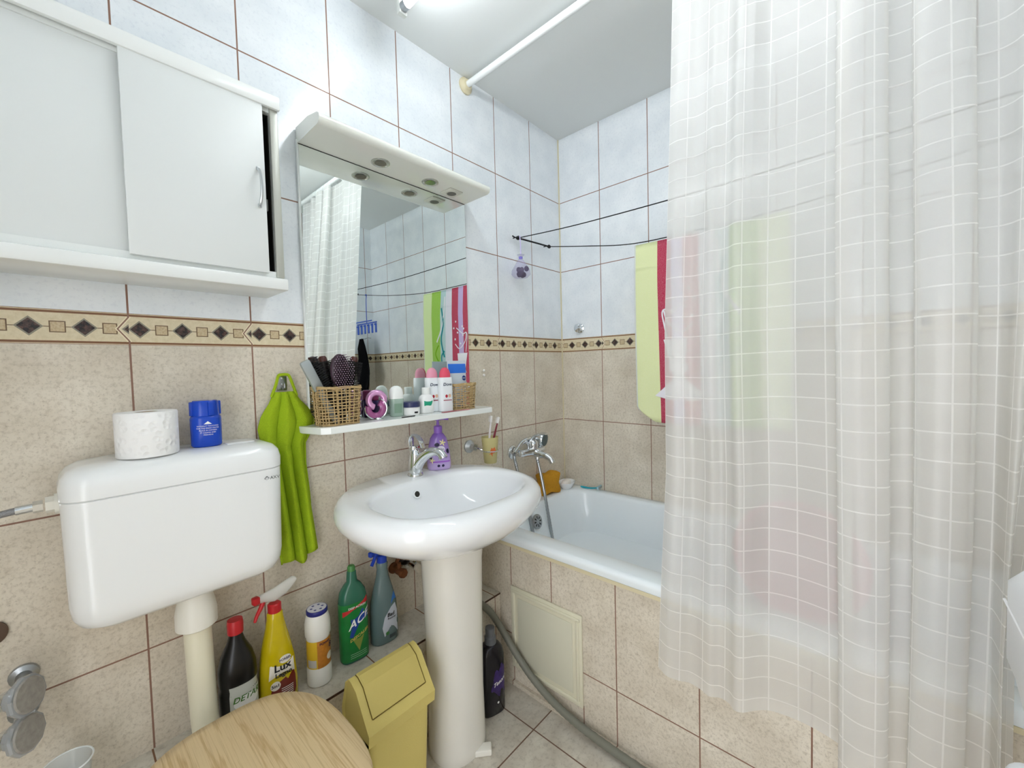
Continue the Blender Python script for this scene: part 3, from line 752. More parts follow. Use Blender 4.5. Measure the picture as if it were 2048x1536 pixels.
def ribbon(pts, w_):
    vs2 = []; fs2 = []
    for i, p in enumerate(pts):
        d = (pts[min(i+1, len(pts)-1)]-pts[max(i-1, 0)]).normalized(); n_ = Vector((-d.y, d.x, 0))*w_/2
        vs2 += [(p.x+n_.x, -(p.y+n_.y)), (p.x-n_.x, -(p.y-n_.y))]
        if i: fs2.append((2*i-2, 2*i-1, 2*i+1, 2*i))
    return vs2, fs2
onto(ribbon(cu, .006), 0, 0, TW, 'line_motif')
cu = smoothcurve([(.125, .30, 0), (.135, .34, 0), (.165, .375, 0), (.20, .39, 0), (.235, .36, 0)], 6)
onto(ribbon(cu, .006), 0, 0, TW, 'line_motif')
for a, l0 in ((.150, .27), (.163, .255), (.158, .31), (.21, .29), (.235, .33), (.225, .22), (.245, .26), (.183, .36)): onto(ell2d(.013, .013, 14, 1), a, l0, TW, 'dot_motif')
TG = pm('terry_teal', '2f8f96', .95, spec=.1)
for c3, mm in (([(.33, .05, 0), (.335, .16, 0), (.36, .26, 0), (.41, .34, 0)], TW), ([(.36, .12, 0), (.34, .22, 0), (.36, .33, 0), (.33, .44, 0)], TG), ([(.33, .40, 0), (.36, .44, 0), (.345, .52, 0)], TG), ([(.39, .36, 0), (.43, .42, 0), (.38, .50, 0), (.43, .58, 0)], pm('terry_green', '7fb52c', .95, spec=.1))):
    onto(ribbon(smoothcurve(c3, 6), .012), 0, 0, mm, 'line_motif')

t = thing('lavender_sachet', 'lilac mesh sachet of dark dried stuff hanging from the cord hook', 'sachet', (-.392, -.050, 1.83))
t.scale = (1.12, 1.12, 1.0)
MB().tube([(0, .002, .010), (0, -.001, -.03), (.001, 0, -.080)], .0022, 6).obj('ribbon', pm('lilac_ribbon', 'cfc6ee', .5), t)
LM = pm('lilac_mesh', 'b5aadf', .6, alpha=.22)
MB().lathe([(.016, -.078), (.010, -.086), (.0065, -.092), (.010, -.10), (.024, -.125), (.038, -.150), (.040, -.168), (.028, -.182), (.001, -.186)], (0, 0, 0), 24).obj('bag', LM, t, smooth=60)
MB().lathe([(.0075, -.087), (.0085, -.092), (.0075, -.097)], (0, 0, 0), 16, cap0=False, cap1=False).obj('tie', pm('lilac_tie', '7f78cf', .5), t)
fl = MB()
for k in range(9): fl.sphere((random.uniform(-.018, .022), random.uniform(-.014, .014), -.155+random.uniform(-.018, .02)), random.uniform(.010, .015), 10, 7, (1, .8, 1.1))
fl.obj('filling', pm('dried_dark', '2a211b', .9, var=.5, bscale=150), t, kind='stuff')

t = thing('robe_peg', 'small round chrome peg on the wall behind the bath', 'peg', (0, -.120, 1.427))
MB().lathe([(.024, 0), (.024, .006), (.016, .010), (.015, .018), (.021, .024), (.021, .030), (.010, .035), (.001, .036)], (-.001, 0, 0), 28, (-1, 0, 0)).obj('knob', CHROME, t)
for z, l_ in ((1.221, 'upper small white plug in the wall right of the mirror'), (1.201, 'lower small white plug in the wall right of the mirror')):
    tag(MB().sphere((-.605, -.003, z), .0062, 12, 8, (1, .7, 1)).obj('wall_plug', pm('plug_white', 'f2f0ea', .5)), l_, 'wall plug', 'white plugs right of the mirror')

# blue peg hanger and black cloth seen in the mirror
t = thing('peg_hanger', 'blue plastic peg hanger hooked on the cord near the far wall', 'peg hanger', (-.146, -1.84, 1.62))
BLU = pm('peg_blue', '3f63c4', .4)
MB().tube([(0, -.15, 0), (0, .15, 0)], .006, 8).obj('bar', BLU, t); MB().tube([(-.03, -.14, .012), (-.03, .13, .012)], .005, 8).obj('bar', BLU, t)
MB().tube(smoothcurve([(0, 0, .0), (0, .0, .10), (0, .004, .19), (0, .012, .225), (0, .004, .235), (0, -.006, .226)], 6), .003, 8).obj('hook', BLU, t)
for k in range(6):
    y = -.14+k*.056
    MB().box((0, y, -.045), (.010, .020, .075), .004).box((-.004, y, -.018), (.018, .014, .012), .003).obj('peg', BLU, t)
t = thing('black_cloth', 'black cloth hanging at the far end of the bath, seen in mirror', 'cloth', (-.12, -1.93, 1.50))
rg = []
for k in range(16):
    v = k/15; w_ = .03+.10*min(1, v*1.6)-.05*max(0, v-.7)/.3; rg.append([Vector((.012*cos(3*a+v*4)*min(1, v*3)+.008*sin(a)-.03, w_*cos(a), -.42*v+.02*sin(5*a)*v)) for a in [2*pi*j/24 for j in range(24)]])
MB().loft(rg).obj('cloth', pm('black_fabric', '0c0c0f', .95, spec=.1), t, smooth=60)
MB().tube([(.058, 0, .01), (.03, 0, .012), (.0, 0, .0), (-.03, 0, .004)], .004, 8).obj('peg', STEEL, t)
# pink basin behind the curtain
t = thing('pink_washbowl', 'pink plastic washbowl standing in the bathtub behind the curtain', 'washbowl', (-.29, -1.10, .60), 0)
t.rotation_euler = (0, radians(-80), 0)
MB().lathe([(.11, -.055), (.125, -.050), (.165, .055), (.178, .058), (.178, .064), (.160, .062), (.120, -.042), (.001, -.045)], n=40).obj('bowl', pm('pink_plastic', 'c9707f', .4), t, smooth=40)
# ------------------------------------------------------------------ toilet cistern, flush pipe, supply hose
t = thing('toilet_cistern', 'white plastic wall mounted toilet cistern under the cabinet', 'cistern', (-1.678, 0, 0))
PL = pm('cistern_plastic', 'eceeee', .22, coat=.25)
def cr(hx_, f, z, r): return rrect(0, -(f)/2-.004, hx_, f/2, r, z, 7, 5)
MB().loft([cr(.135, .120, .727, .03), cr(.160, .142, .731, .04), cr(.178, .156, .742, .045), cr(.187, .162, .760, .045), cr(.1905, .164, .785, .045), cr(.194, .168, .994, .045), cr(.190, .164, .996, .04)]).obj('tank', PL, t, smooth=50)
MB().loft([cr(.191, .165, .9955, .04), cr(.195, .169, .998, .045), cr(.1955, .170, 1.020, .046), cr(.192, .166, 1.038, .046), cr(.183, .156, 1.050, .045), cr(.168, .140, 1.0565, .04), cr(.12, .10, 1.0595, .03)]).obj('lid', PL, t, smooth=50)
MB().box((.118, -.085, 1.0598), (.060, .038, .003), .0014).obj('flush_button', PL, t)
MB().cyl((-.02, -.085, .66), (-.02, -.085, .73), .030).lathe([(.041, .655), (.041, .685), (.036, .70)], (.012, -.085, 0), 32).xf(Matrix.Identity(4)).obj('outlet_nut', pm('nut_white', 'e6e4da', .35), t) if 0 else MB().lathe([(.034, .635), (.041, .640), (.041, .672), (.038, .690), (.030, .73)], (.012, -.085, 0), 32).obj('outlet_nut', pm('nut_white', 'e6e4da', .35), t)
PIPE = pm('aged_white_pipe', 'e3dfc8', .35)
MB().tube(smoothcurve([(.012, -.085, .66), (.014, -.085, .55), (.016, -.085, .45), (.018, -.088, .39), (.022, -.115, .352), (.024, -.16, .345), (.024, -.20, .345)], 6), .0275, 24).obj('flush_pipe', PIPE, t)
sn = MB().cyl((-.196, -.08, .985), (-.212, -.08, .985), .016, n=6); sn.cyl((-.192, -.08, .985), (-.200, -.08, .985), .020); sn.obj('inlet_stub', pm('nut_white', 'e6e4da', .35), t)
fr = MB(); X0, Z0 = .150, .974
fr.tube([(X0, -.1733, Z0+.005), (X0+.005, -.1733, Z0), (X0, -.1733, Z0-.005), (X0-.005, -.1733, Z0), (X0, -.1733, Z0+.005)], .0007, 5)
x = flat(text2d('AXV', .011), (X0+.018, -.1733, Z0-.0005), (1, 0, 0), (0, 0, 1)); fr.add(x.v, x.f); fr.obj('maker_mark', pm('print_grey', '30343c', .6), t, smooth=0)

t = thing('supply_hose', 'braided steel water hose feeding the left side of the cistern', 'hose', (0, 0, 0))
BR = pm('braided_steel', '9a9b9e', .38, .9, bump=1.0, bscale=500)
MB().tube(smoothcurve([(-1.925, -.08, .9845), (-1.97, -.08, .980), (-2.05, -.07, .975), (-2.18, -.04, .96), (-2.25, -.001, .95)], 8), .0065, 14).obj('hose', BR, t)
MB().cyl((-1.893, -.08, .985), (-1.906, -.08, .985), .0115, n=6).obj('hex_nut', CHROME, t)
MB().cyl((-1.906, -.08, .985), (-1.928, -.08, .984), .0085).obj('ferrule', CHROME, t)

t = thing('toilet_roll', 'white embossed toilet roll standing on the left of the cistern lid', 'toilet roll', (-1.735, -.095, 1.0602))
rp = [(.052, 0), (.0535, .002), (.0540, .092), (.0525, .095), (.021, .095), (.0205, .093), (.0205, .003), (.021, 0)]
m, b = mat_begin('embossed_tissue'); tc = S.nt.nodes.new('ShaderNodeTexCoord'); b.inputs['Base Color'].default_value = hx('f1f1f0')+(1,); b.inputs['Roughness'].default_value = .95
vo = S.nt.nodes.new('ShaderNodeTexVoronoi'); vo.inputs['Scale'].default_value = 75; S.nt.links.new(tc.outputs['Object'], vo.inputs['Vector'])
setbump(b, ramp(S(vo.outputs['Distance']), .1, .5), .5, .004)
MB().lathe(rp, n=48, cap0=False, cap1=False).loft([]) if 0 else None
rl = MB(); rings = [[Vector((r*cos(2*pi*j/48), r*sin(2*pi*j/48), z)) for j in range(48)] for r, z in rp+[rp[0]]]; rl.loft(rings, False, False); rl.obj('paper', m, t, smooth=50)
MB().lathe([(.0206, .001), (.0206, .094), (.0198, .094), (.0198, .001), (.0206, .001)], n=32, cap0=False, cap1=False).obj('cardboard_core', pm('cardboard', 'a58d6c', .9), t)
t = thing('cistern_freshener', 'blue plastic toilet freshener cup standing on the cistern lid', 'toilet freshener', (-1.624, -.070, 1.0602), radians(-12))
BB = Bottle([(0, .0285, .0285, 2.6), (.003, .031, .031, 2.6), (.066, .0315, .0315, 2.6), (.072, .030, .030, 2.6), (.074, .0275, .0275, 2.6), (.107, .0265, .0265, 2.6), (.110, .024, .024, 2.6)])
bo = BB.mb().obj('cup', pm('royal_blue', '1244b8', .25), t, smooth=40)
rb = MB()
for k in range(4): 
    a = k*pi/2+.4; rb.box((.0272*cos(a), .0272*sin(a), .091), (.010, .012, .034), .002, rot=Matrix.Rotation(a, 3, 'Z').to_euler())
rb.obj('ribs', pm('royal_blue', '1244b8', .25), bo)
tx = MB()
for k, s_ in enumerate(('WITHOUT TOUCHING', 'FOR THE FRESH WATER', 'PLACE IN CISTERN', 'IT CLEANS AND', 'FRESHENS')):
    x = BB.wrap(text2d(s_, .0042), .004, .050-k*.0052, .0006); tx.add(x.v, x.f)
x = BB.wrap(poly2d([(-.008, 0), (.008, 0), (0, .007)], 1), .004, .0545, .0006); tx.add(x.v, x.f)
tx.obj('print', WPRINT, bo, smooth=0)

# ------------------------------------------------------------------ toilet
t = thing('toilet', 'toilet with a light oak seat lid in front of the tiled ledge', 'toilet', (-1.650, 0, 0))
def seat(a, yb, yf, z, e): return [Vector((p.x, p.y, p.z)) for p in sup(0, (yb+yf)/2, a, (yb-yf)/2, z, e, 56)]
MB().loft([seat(.095, -.24, -.56, 0, 3), seat(.10, -.235, -.565, .02, 3), seat(.095, -.25, -.53, .14, 2.6), seat(.12, -.24, -.56, .25, 2.5), seat(.165, -.215, -.62, .36, 2.4), seat(.178, -.205, -.635, .40, 2.4), seat(.176, -.207, -.633, .415, 2.4)]).obj('bowl', CERAM, t, smooth=55)
MB().loft([seat(.180, -.192, -.640, .417, 2.6), seat(.186, -.187, -.646, .422, 2.6), seat(.186, -.187, -.646, .432, 2.6), seat(.182, -.190, -.642, .436, 2.6)]).obj('seat', WOOD, t, smooth=50)
MB().loft([seat(.182, -.188, -.642, .4375, 2.7), seat(.188, -.183, -.648, .442, 2.7), seat(.188, -.183, -.648, .452, 2.7), seat(.183, -.187, -.643, .4565, 2.7), seat(.15, -.21, -.61, .4575, 2.7)]).obj('seat_lid', WOOD, t, smooth=50)

# ------------------------------------------------------------------ waste bin
t = thing('waste_bin', 'yellow plastic swing lid waste bin beside the basin pedestal', 'bin', (-1.290, -.295, 0))
YEL = pm('bin_yellow', 'd9c877', .45, bump=.15, bscale=400); YE2 = pm('bin_yellow_flap', 'd3c272', .45, bump=.15, bscale=400)
MB().loft([rrect(0, -.0, .076, .050, .016, 0), rrect(0, 0, .078, .052, .016, .004), rrect(0, 0, .090, .062, .016, .315)]).obj('bucket', YEL, t, smooth=40)
def hood(sc_x, sc, dz=0, e=0):
    # profile (y, z) tent: front skirt to ridge to back
    return [(-.068, .300), (-.072, .332), (-.063, .343), (-.012, .416), (.014, .4295), (.028, .4300), (.044, .416), (.067, .345), (.070, .333), (.070, .300)]
H_ = MB(); pr_ = hood(1, 1)
xs = [(-.096, .90), (-.0995, .97), (-.1005, 1.0), (.1005, 1.0), (.0995, .97), (.096, .90)]
rings = []
for xv, s_ in xs: rings.append([Vector((xv, y*s_, .300+(z-.300)*(.985+.015*(s_-.90)/.10))) for y, z in pr_])
H_.loft(rings); H_.obj('hood', YEL, t, smooth=28)
F_ = MB(); fw_ = .080
fp = [(-.055, .3560), (-.012, .4175), (.014, .4310), (.027, .4312)]
nrm = .0035
rings = []
for xv in (-fw_, -fw_+.003, fw_-.003, fw_):
    k = 0 if abs(xv) == fw_ else .0016
    rings.append([Vector((xv, y-.0008, z+k+.0006)) for y, z in fp]+[Vector((xv, y+.002, z-.006)) for y, z in reversed(fp)])
F_.loft(rings); F_.obj('swing_flap', YE2, t, smooth=25)
gp = MB()
for sx in (-1, 1): gp.tube([(sx*(fw_+.0012), y-.0008, z+.0001) for y, z in fp], .0011, 5)
gp.tube([(-fw_, fp[0][0]-.001, fp[0][1]), (fw_, fp[0][0]-.001, fp[0][1])], .0011, 5); gp.obj('flap_gap', pm('gap_brown', '6f5c22', .8), t)

# white block at pedestal foot
o = MB().box((0, 0, .010), (.034, .060, .020), .004, 3).obj('wall_plug_block', pm('chalk_white', 'eeece4', .7)); o.name = 'door_wedge'
o.location = (-1.003, -.352, 0); o.rotation_euler = (0, 0, radians(48)); tag(o, 'small white wedge lying on the floor against the pedestal foot', 'wedge')

# ------------------------------------------------------------------ bottles on the ledge (top z .338)
LZ = .3385
def lettering(B, rows, mat, parent, name='lettering', off=.0013):
    for s_, size, u, z, sh, bold in rows: B.wrap(text2d(s_, size, sh, bold), u, z, off).obj(name, mat, parent, smooth=0)
# black descaler bottle, red cap
t = thing('cleaner_bottle', 'black bottle with red cap and grey label standing beside the flush pipe', 'cleaner bottle', (-1.588, -.078, LZ), radians(-4))
B = Bottle([(0, .038, .034, 2.4), (.004, .041, .037, 2.4), (.10, .042, .038, 2.4), (.11, .039, .036, 2.4), (.12, .042, .038, 2.4), (.155, .041, .037, 2.4), (.185, .034, .031, 2.2), (.215, .020, .019, 2), (.235, .0145, .0145, 2), (.245, .0145, .0145, 2)])
bo = B.mb().obj('bottle', BLACK, t, smooth=50)
MB().lathe([(.0175, .238), (.0180, .262), (.0165, .272), (.001, .273)], n=30).obj('screw_cap', pm('cap_red', 'b5222a', .35), t)
lab = B.wrap(rect2d(.074, .098, 16, 8), .012, .072, .0006).obj('label', pm('label_grey', 'b9bcb4', .4), bo)
B.wrap(ell2d(.058, .036), .012, .075, .0010).obj('label_patch', pm('label_white', 'e6e7e4', .4), lab)
lettering(B, [('DETAR', .020, .012, .086, .25, .0004)], pm('print_green', '3f6b2a', .5), lab)
B.wrap(rect2d(.070, .016, 16, 2), .012, .036, .0010).obj('label_band', pm('band_red', '8e2a24', .4), lab)
# yellow spray bottle
t = thing('spray_bottle', 'transparent yellow spray bottle with red trigger on the ledge', 'spray bottle', (-1.497, -.080, LZ), radians(-6))
YG = pm('yellow_liquid', 'c9b40e', .12, alpha=.93, coat=.3)
B = Bottle([(0, .044, .026, 2.6), (.004, .048, .030, 2.6), (.06, .0475, .031, 2.6), (.12, .042, .030, 2.6), (.17, .033, .026, 2.4), (.21, .024, .021, 2.2), (.235, .020, .019, 2), (.248, .019, .018, 2), (.256, .014, .014, 2)])
bo = B.mb().obj('bottle', YG, t, smooth=50)
RD = pm('trigger_red', 'b81f26', .35)
MB().lathe([(.0165, .250), (.0165, .272), (.013, .275), (.001, .275)], n=28).obj('collar', RD, t)
hs = MB().loft([[Vector((0+x, y, z)) for x, y, z in ((.009*cos(a), yy+0*sin(a), zz+hh*sin(a)) for a in [2*pi*j/20 for j in range(20)])] for yy, zz, hh in ((-.040, .302, .009), (-.030, .301, .012), (0, .296, .018), (.03, .302, .018), (.052, .311, .013), (.060, .314, .006))])
RZ_ = Matrix.Rotation(radians(-72), 4, 'Z'); hs.xf(RZ_)
hs.obj('spray_head', pm('clear_plastic', 'e6e6e2', .2, alpha=.55), t, smooth=60)
nz = MB().box((0, -.047, .303), (.017, .016, .019), .003).xf(RZ_).obj('nozzle', RD, t)
MB().tube(smoothcurve([(0, -.028, .295), (0, -.034, .280), (0, -.046, .262), (0, -.052, .248)], 4), [.0065, .0065, .006, .006, .0055, .0055, .005, .005, .0045, .0045, .004, .004, .003], 10).xf(RZ_).obj('trigger', RD, t)
bp_ = [(-.026, .02), (-.030, .045), (-.026, .064), (.004, .078), (.030, .090), (.034, .07), (.034, .035), (.026, .012), (-.010, .010)]
lab = B.wrap(poly2d([(a, b_-.06) for a, b_ in bp_], 5), .006, .06, .0007).obj('label', pm('label_maroon', '6e2418', .35), bo)
B.wrap(ell2d(.030, .020), .014, .128, .0010).obj('brand_oval', pm('label_cream', 'e8e2d4', .4), bo)
lettering(B, [('FORBEL', .0085, .014, .128, 0, .0002)], pm('navy_print', '2a2450', .5), bo, off=.0016)
B.wrap(poly2d([(-.032, -.018), (.030, -.018), (.032, .020), (-.030, .020)], 5), .006, .102, .0010).obj('label_patch', pm('label_cream', 'e8e2d4', .4), bo)
lettering(B, [('Lux', .027, .006, .111, 0, .0007), ('Legno', .0165, .008, .092, 0, .0005)], INK, bo, off=.0026)
b5 = B.wrap(ell2d(.024, .024), -.012, .066, .0012).obj('badge', pm('label_cream', 'e8e2d4', .4), bo)
lettering(B, [('5in1', .0115, -.012, .066, 0, .0003)], INK, b5, off=.0018)
tx = MB()
for k in range(6):
    x = B.wrap(rect2d(.030, .0016, 6, 1), .016, .052-k*.0052, .0012); tx.add(x.v, x.f)
tx.obj('small_print', WPRINT, lab)
# white scouring powder canister
t = thing('powder_canister', 'white scouring powder canister with dark blue lid and yellow brown label', 'canister', (-1.390, -.088, LZ), radians(-10))
B = Bottle([(0, .030, .030, 2), (.003, .033, .033, 2), (.045, .033, .033, 2), (.050, .031, .031, 2), (.135, .031, .031, 2), (.142, .034, .034, 2), (.175, .034, .034, 2), (.195, .030, .030, 2), (.203, .0275, .0275, 2)])
WC = pm('canister_white', 'e9e9e4', .3)
bo = B.mb().obj('canister', WC, t, smooth=40)
ld = MB().lathe([(.0275, .2015), (.0285, .203), (.0285, .212), (.027, .2145), (.001, .2145)], n=36).obj('lid', pm('lid_navy', '23287a', .35), t)
MB().lathe([(.0255, .2148), (.001, .2152)], n=36).obj('lid_disc', pm('disc_white', 'dcdce6', .4), ld)
hl = MB()
for a in (0, 60, 120, 180, 240, 300): hl.lathe([(.0038, .2153), (.001, .2155)], (.015*cos(radians(a)), .015*sin(radians(a)), 0), 10)
hl.obj('lid_holes', pm('hole_blue', '5a5f96', .6), ld, kind='stuff')
lab = B.wrap(rect2d(.16, .078, 34, 4), 0, .0925, .0006).obj('label', pm('label_yellow', 'd8b32c', .4), bo)
B.wrap(rect2d(.060, .078, 14, 4), .020, .0925, .0010).obj('label_panel', pm('label_amber', 'b9772a', .4, var=.4, bscale=90), lab)
B.wrap(rect2d(.026, .022, 6, 2), -.026, .068, .0010).obj('label_panel', pm('label_grey2', 'bdbab4', .4), lab)
B.wrap(ell2d(.022, .022), .026, .078, .0014).obj('picture', pm('label_cream', 'e8e2d4', .4), lab)
lettering(B, [('8x', .022, .034, .108, 0, .0005), ('POWER', .009, .012, .122, 0, .0003)], pm('print_purple', '3a1f3e', .5), lab, off=.0018)
# green descaler bottle
t = thing('cleaner_bottle', 'flat green cleaner bottle with red stripe and large slanted lettering', 'cleaner bottle', (-1.278, -.078, LZ), radians(-6))
B = Bottle([(0, .038, .022, 2.8), (.004, .042, .026, 2.8), (.10, .0425, .027, 2.8), (.19, .042, .027, 2.8), (.215, .038, .025, 2.6), (.235, .026, .019, 2.3), (.245, .016, .015, 2), (.275, .0135, .0135, 2), (.278, .011, .011, 2)])
bo = B.mb().obj('bottle', pm('green_bottle', '2f6a55', .2), t, smooth=50)
B.wrap(rect2d(.150, .178, 50, 16), 0, .097, .0005).obj('sleeve_label', pm('label_green', '1f7a3a', .3, var=.35, bscale=35), bo)
B.wrap(poly2d([(-.040, -.022), (.040, .004), (.040, .022), (-.040, -.006)], 6), .0, .172, .0010).obj('stripe', pm('stripe_red', 'c02a30', .35), bo)
lettering(B, [('DEEP ACTION', .0085, .004, .173, 0, .0002)], WPRINT, bo, off=.0016)
B.wrap(poly2d([(-.022, -.040), (-.012, -.044), (.0, -.02), (.036, .005), (.038, .03), (.02, .036), (-.018, .012), (-.014, -.01)], 5), .0, .125, .0009).obj('blue_swirl', pm('swirl_blue', '26469a', .35), bo)
def slant(shape, k, s_=1): return [(u*s_, (v+u*k)*s_) for u, v in shape[0]], shape[1]
B.wrap(slant(text2d('ACE', .034, .2, .0006), .45), .008, .130, .0017).obj('lettering', WPRINT, bo, smooth=0)
B.wrap(slant(text2d('DESCALER', .0125, .1, .0004), .35), .008, .083, .0017).obj('lettering', pm('print_gold', 'd9c36a', .5), bo, smooth=0)
B.wrap(poly2d([(-.018, .010), (.016, .018), (0, -.028)], 3), .006, .062, .0011).obj('arrow', pm('arrow_olive', '8a9a4a', .4), bo)
tx = MB()
for k in range(3):
    x = B.wrap(rect2d(.050, .0014, 8, 1), .004, .030-k*.006, .0012); tx.add(x.v, x.f)
tx.obj('small_print', pm('print_mint', 'a8cfae', .5), bo)
nk = MB().lathe([(.0118, .276), (.0118, .288), (.009, .293), (.001, .294)], n=20).obj('cap', pm('cap_green', '4c8a4a', .35), t)
# blue spray bottle
t = thing('spray_bottle', 'grey translucent spray bottle with blue trigger standing furthest right on ledge', 'spray bottle', (-1.170, -.072, LZ), radians(-4))
B = Bottle([(0, .040, .026, 2.6), (.004, .045, .030, 2.6), (.06, .046, .031, 2.6), (.13, .042, .030, 2.6), (.18, .030, .024, 2.3), (.215, .021, .019, 2), (.24, .017, .017, 2), (.258, .019, .019, 2), (.268, .014, .014, 2)])
GT = pm('grey_translucent', '6f8688', .15, alpha=.80, coat=.3)
bo = B.mb().obj('bottle', GT, t, smooth=50)
Bi = Bottle([(z+.003 if z < .01 else z, a-.0025, b_-.0025, e) for z, a, b_, e in B.st if z <= .13]); Bi.mb().obj('liquid', pm('teal_liquid', '1d5c66', .1), bo, smooth=50)
BT = pm('trigger_blue', '1a3fb0', .35)
MB().lathe([(.0165, .262), (.0165, .285), (.013, .288), (.001, .288)], n=28).obj('collar', BT, t)
MB().box((0, -.005, .302), (.018, .062, .024), .008, 3).box((0, -.043, .304), (.015, .016, .016), .003).xf(RZ_).obj('spray_head', BT, t, smooth=50)
MB().tube(smoothcurve([(0, -.026, .296), (0, -.032, .282), (0, -.044, .266)], 4), .0055, 10).xf(RZ_).obj('trigger', BT, t)
lab = B.wrap(poly2d([(-.014, -.050), (.036, -.050), (.038, .02), (.030, .048), (.012, .040), (-.012, .012), (-.020, -.020)], 6), .0, .078, .0007).obj('label', pm('label_lilac', 'c9cfdc', .4), bo)
B.wrap(poly2d([(-.012, -.012), (.014, -.004), (.012, .022), (-.0, .012)], 3), .022, .140, .0008).obj('label_tip', pm('tip_blue', '2f6fc0', .4), bo)
lettering(B, [('Bad', .017, .010, .094, .1, .0005), ('Reiniger', .009, .013, .082, .1, .0002)], INK, lab, off=.0014)
B.wrap(ell2d(.012, .012), -.004, .036, .0012).obj('seal', pm('seal_green', '3c7a3c', .4), lab)
tx = MB()
for k in range(9):
    x = B.wrap(rect2d(.0012, .012, 1, 2), .004+k*.0026, .022, .0013); tx.add(x.v, x.f)
tx.obj('barcode', INK, lab, kind='stuff')
# softener bottle on the floor
t = thing('softener_bottle', 'black and purple fabric softener bottle on the floor right of pedestal', 'softener bottle', (-.862, -.258, 0), radians(-14))
B = Bottle([(0, .044, .030, 2.6), (.004, .048, .034, 2.6), (.11, .0485, .035, 2.6), (.20, .048, .034, 2.6), (.225, .044, .032, 2.5), (.240, .034, .027, 2.3), (.248, .020, .020, 2)])
bo = B.mb().obj('bottle', pm('softener_black', '0d0a14', .18), t, smooth=50)
MB().lathe([(.021, .246), (.021, .270), (.0165, .275), (.0170, .300), (.0165, .303), (.001, .304)], n=28).obj('cap', pm('cap_grey', '5c5f64', .35), t)
B.wrap(poly2d([(-.028, -.02), (.006, -.05), (.034, -.045), (.036, .05), (.02, .066), (-.01, .045)], 5), .006, .115, .0006).obj('label_flowers', pm('flower_purple', '33205c', .4, var=.8, bscale=70), bo)
B.wrap(slant(text2d('Tesori', .019, .3, .0003), .30), .012, .118, .0012).obj('lettering', WPRINT, bo, smooth=0)
B.wrap(ell2d(.008, .008), .006, .046, .0012).obj('seal', WPRINT, bo)

# ------------------------------------------------------------------ drain hose, valves, siphon under the basin
t = thing('drain_hose', 'grey corrugated drain hose running from under the basin along the bath panel', 'hose')
hp = smoothcurve([(-1.00, -.09, .50), (-.96, -.10, .43), (-.90, -.13, .375), (-.85, -.165, .360), (-.80, -.19, .31), (-.765, -.215, .24), (-.75, -.28, .155), (-.748, -.37, .09), (-.746, -.48, .045), (-.745, -.62, .024), (-.745, -.85, .0185), (-.745, -1.3, .0185), (-.745, -1.6, .0185)], 14)
MB().tube(hp, [.0125+.0010*(i % 2) for i in range(len(hp))], 12).obj('hose', pm('hose_grey', '77776c', .5), t, smooth=30)
t = thing('basin_siphon', 'dark drain trap pipe behind the pedestal under the basin', 'drain pipe', (-1.045, 0, 0))
MB().tube(smoothcurve([(-.0, -.30, .672), (0, -.22, .62), (-.0, -.16, .60), (0, -.09, .585), (0, -.004, .58)], 6), .016, 16).obj('pipe', BLACK, t) if 0 else MB().tube(smoothcurve([(.03, -.115, .665), (.012, -.08, .63), (-.005, -.055, .585), (-.012, -.04, .55), (-.012, -.004, .54)], 6), .012, 14).obj('pipe', BLACK, t)
MB().lathe([(.021, 0), (.021, .006), (.014, .012)], (-.012, -.001, .54), 20, (0, -1, 0)).obj('flange', RUST, t)
for nm, x_, z_, mk, lab_ in (('angle_valve', -1.085, .525, RUST, 'rusty brass angle valve on the wall left of the pedestal'), ('angle_valve', -1.020, .520, CHROME, 'angle valve with cream handle on wall beside the pedestal edge')):
    t = thing(nm, lab_, 'valve', (x_, 0, z_))
    MB().lathe([(.020, 0), (.019, .005), (.011, .009), (.010, .030), (.013, .032), (.013, .050), (.009, .052)], (0, -.001, 0), 20, (0, -1, 0)).obj('body', mk, t)
    MB().cyl((0, -.040, 0), (0, -.040, .030), .007).obj('outlet', mk, t)
    MB().lathe([(.006, .05), (.016, .055), (.017, .066), (.014, .071), (.001, .072)], (0, 0, 0), 8, (0, -1, 0)).obj('handle', RUST if mk is RUST else pm('knob_cream', 'cfc6b4', .4), t)
MB_ = None
# ------------------------------------------------------------------ left edge: valves, cup, wall cap
ACR = pm('acrylic_grey', 'b9bec4', .12, alpha=.55, coat=.6)
for x_, z_, lab_ in ((-1.924, .632, 'upper of two valves with grey clear knobs at left edge'), (-1.928, .560, 'lower of two valves with grey clear knobs at left edge')):
    t = thing('stop_valve', lab_, 'valve', (x_, 0, z_), 0, 'stop valves at the left edge')
    MB().lathe([(.022, 0), (.021, .006), (.012, .010), (.011, .075)], (-.012, -.001, 0), 20, (0, -1, 0)).obj('stem', STEEL, t)
    ax = Vector((.75, -.55, .15)).normalized()
    k = MB().lathe([(.014, -.030), (.022, -.022), (.025, -.012), (.035, -.006), (.0365, 0), (.035, .004)], (-.005, -.100, .005), 10, ax).obj('knob', ACR, t, smooth=20)
    MB().lathe([(.031, .0045), (.029, .007), (.001, .007)], (-.005, -.100, .005), 28, ax).obj('index_disc', pm('disc_grey', '9a9690', .3, var=.3, bscale=120), k)
    MB().lathe([(.0165, -.036), (.0165, -.022), (.010, -.016)], (-.005, -.100, .005), 20, ax).obj('chrome_neck', CHROME, t)
t = thing('clear_cup', 'clear plastic cup with pale rim standing on a wall bracket at lower left', 'cup', (-1.885, -.10, .40))
MB().lathe([(.026, 0), (.028, .002), (.036, .068), (.038, .070), (.036, .071), (.034, .068), (.026, .005), (.001, .005)], n=36).obj('cup', pm('clear_plastic2', 'dfe4e4', .15, alpha=.45, coat=.4), t)
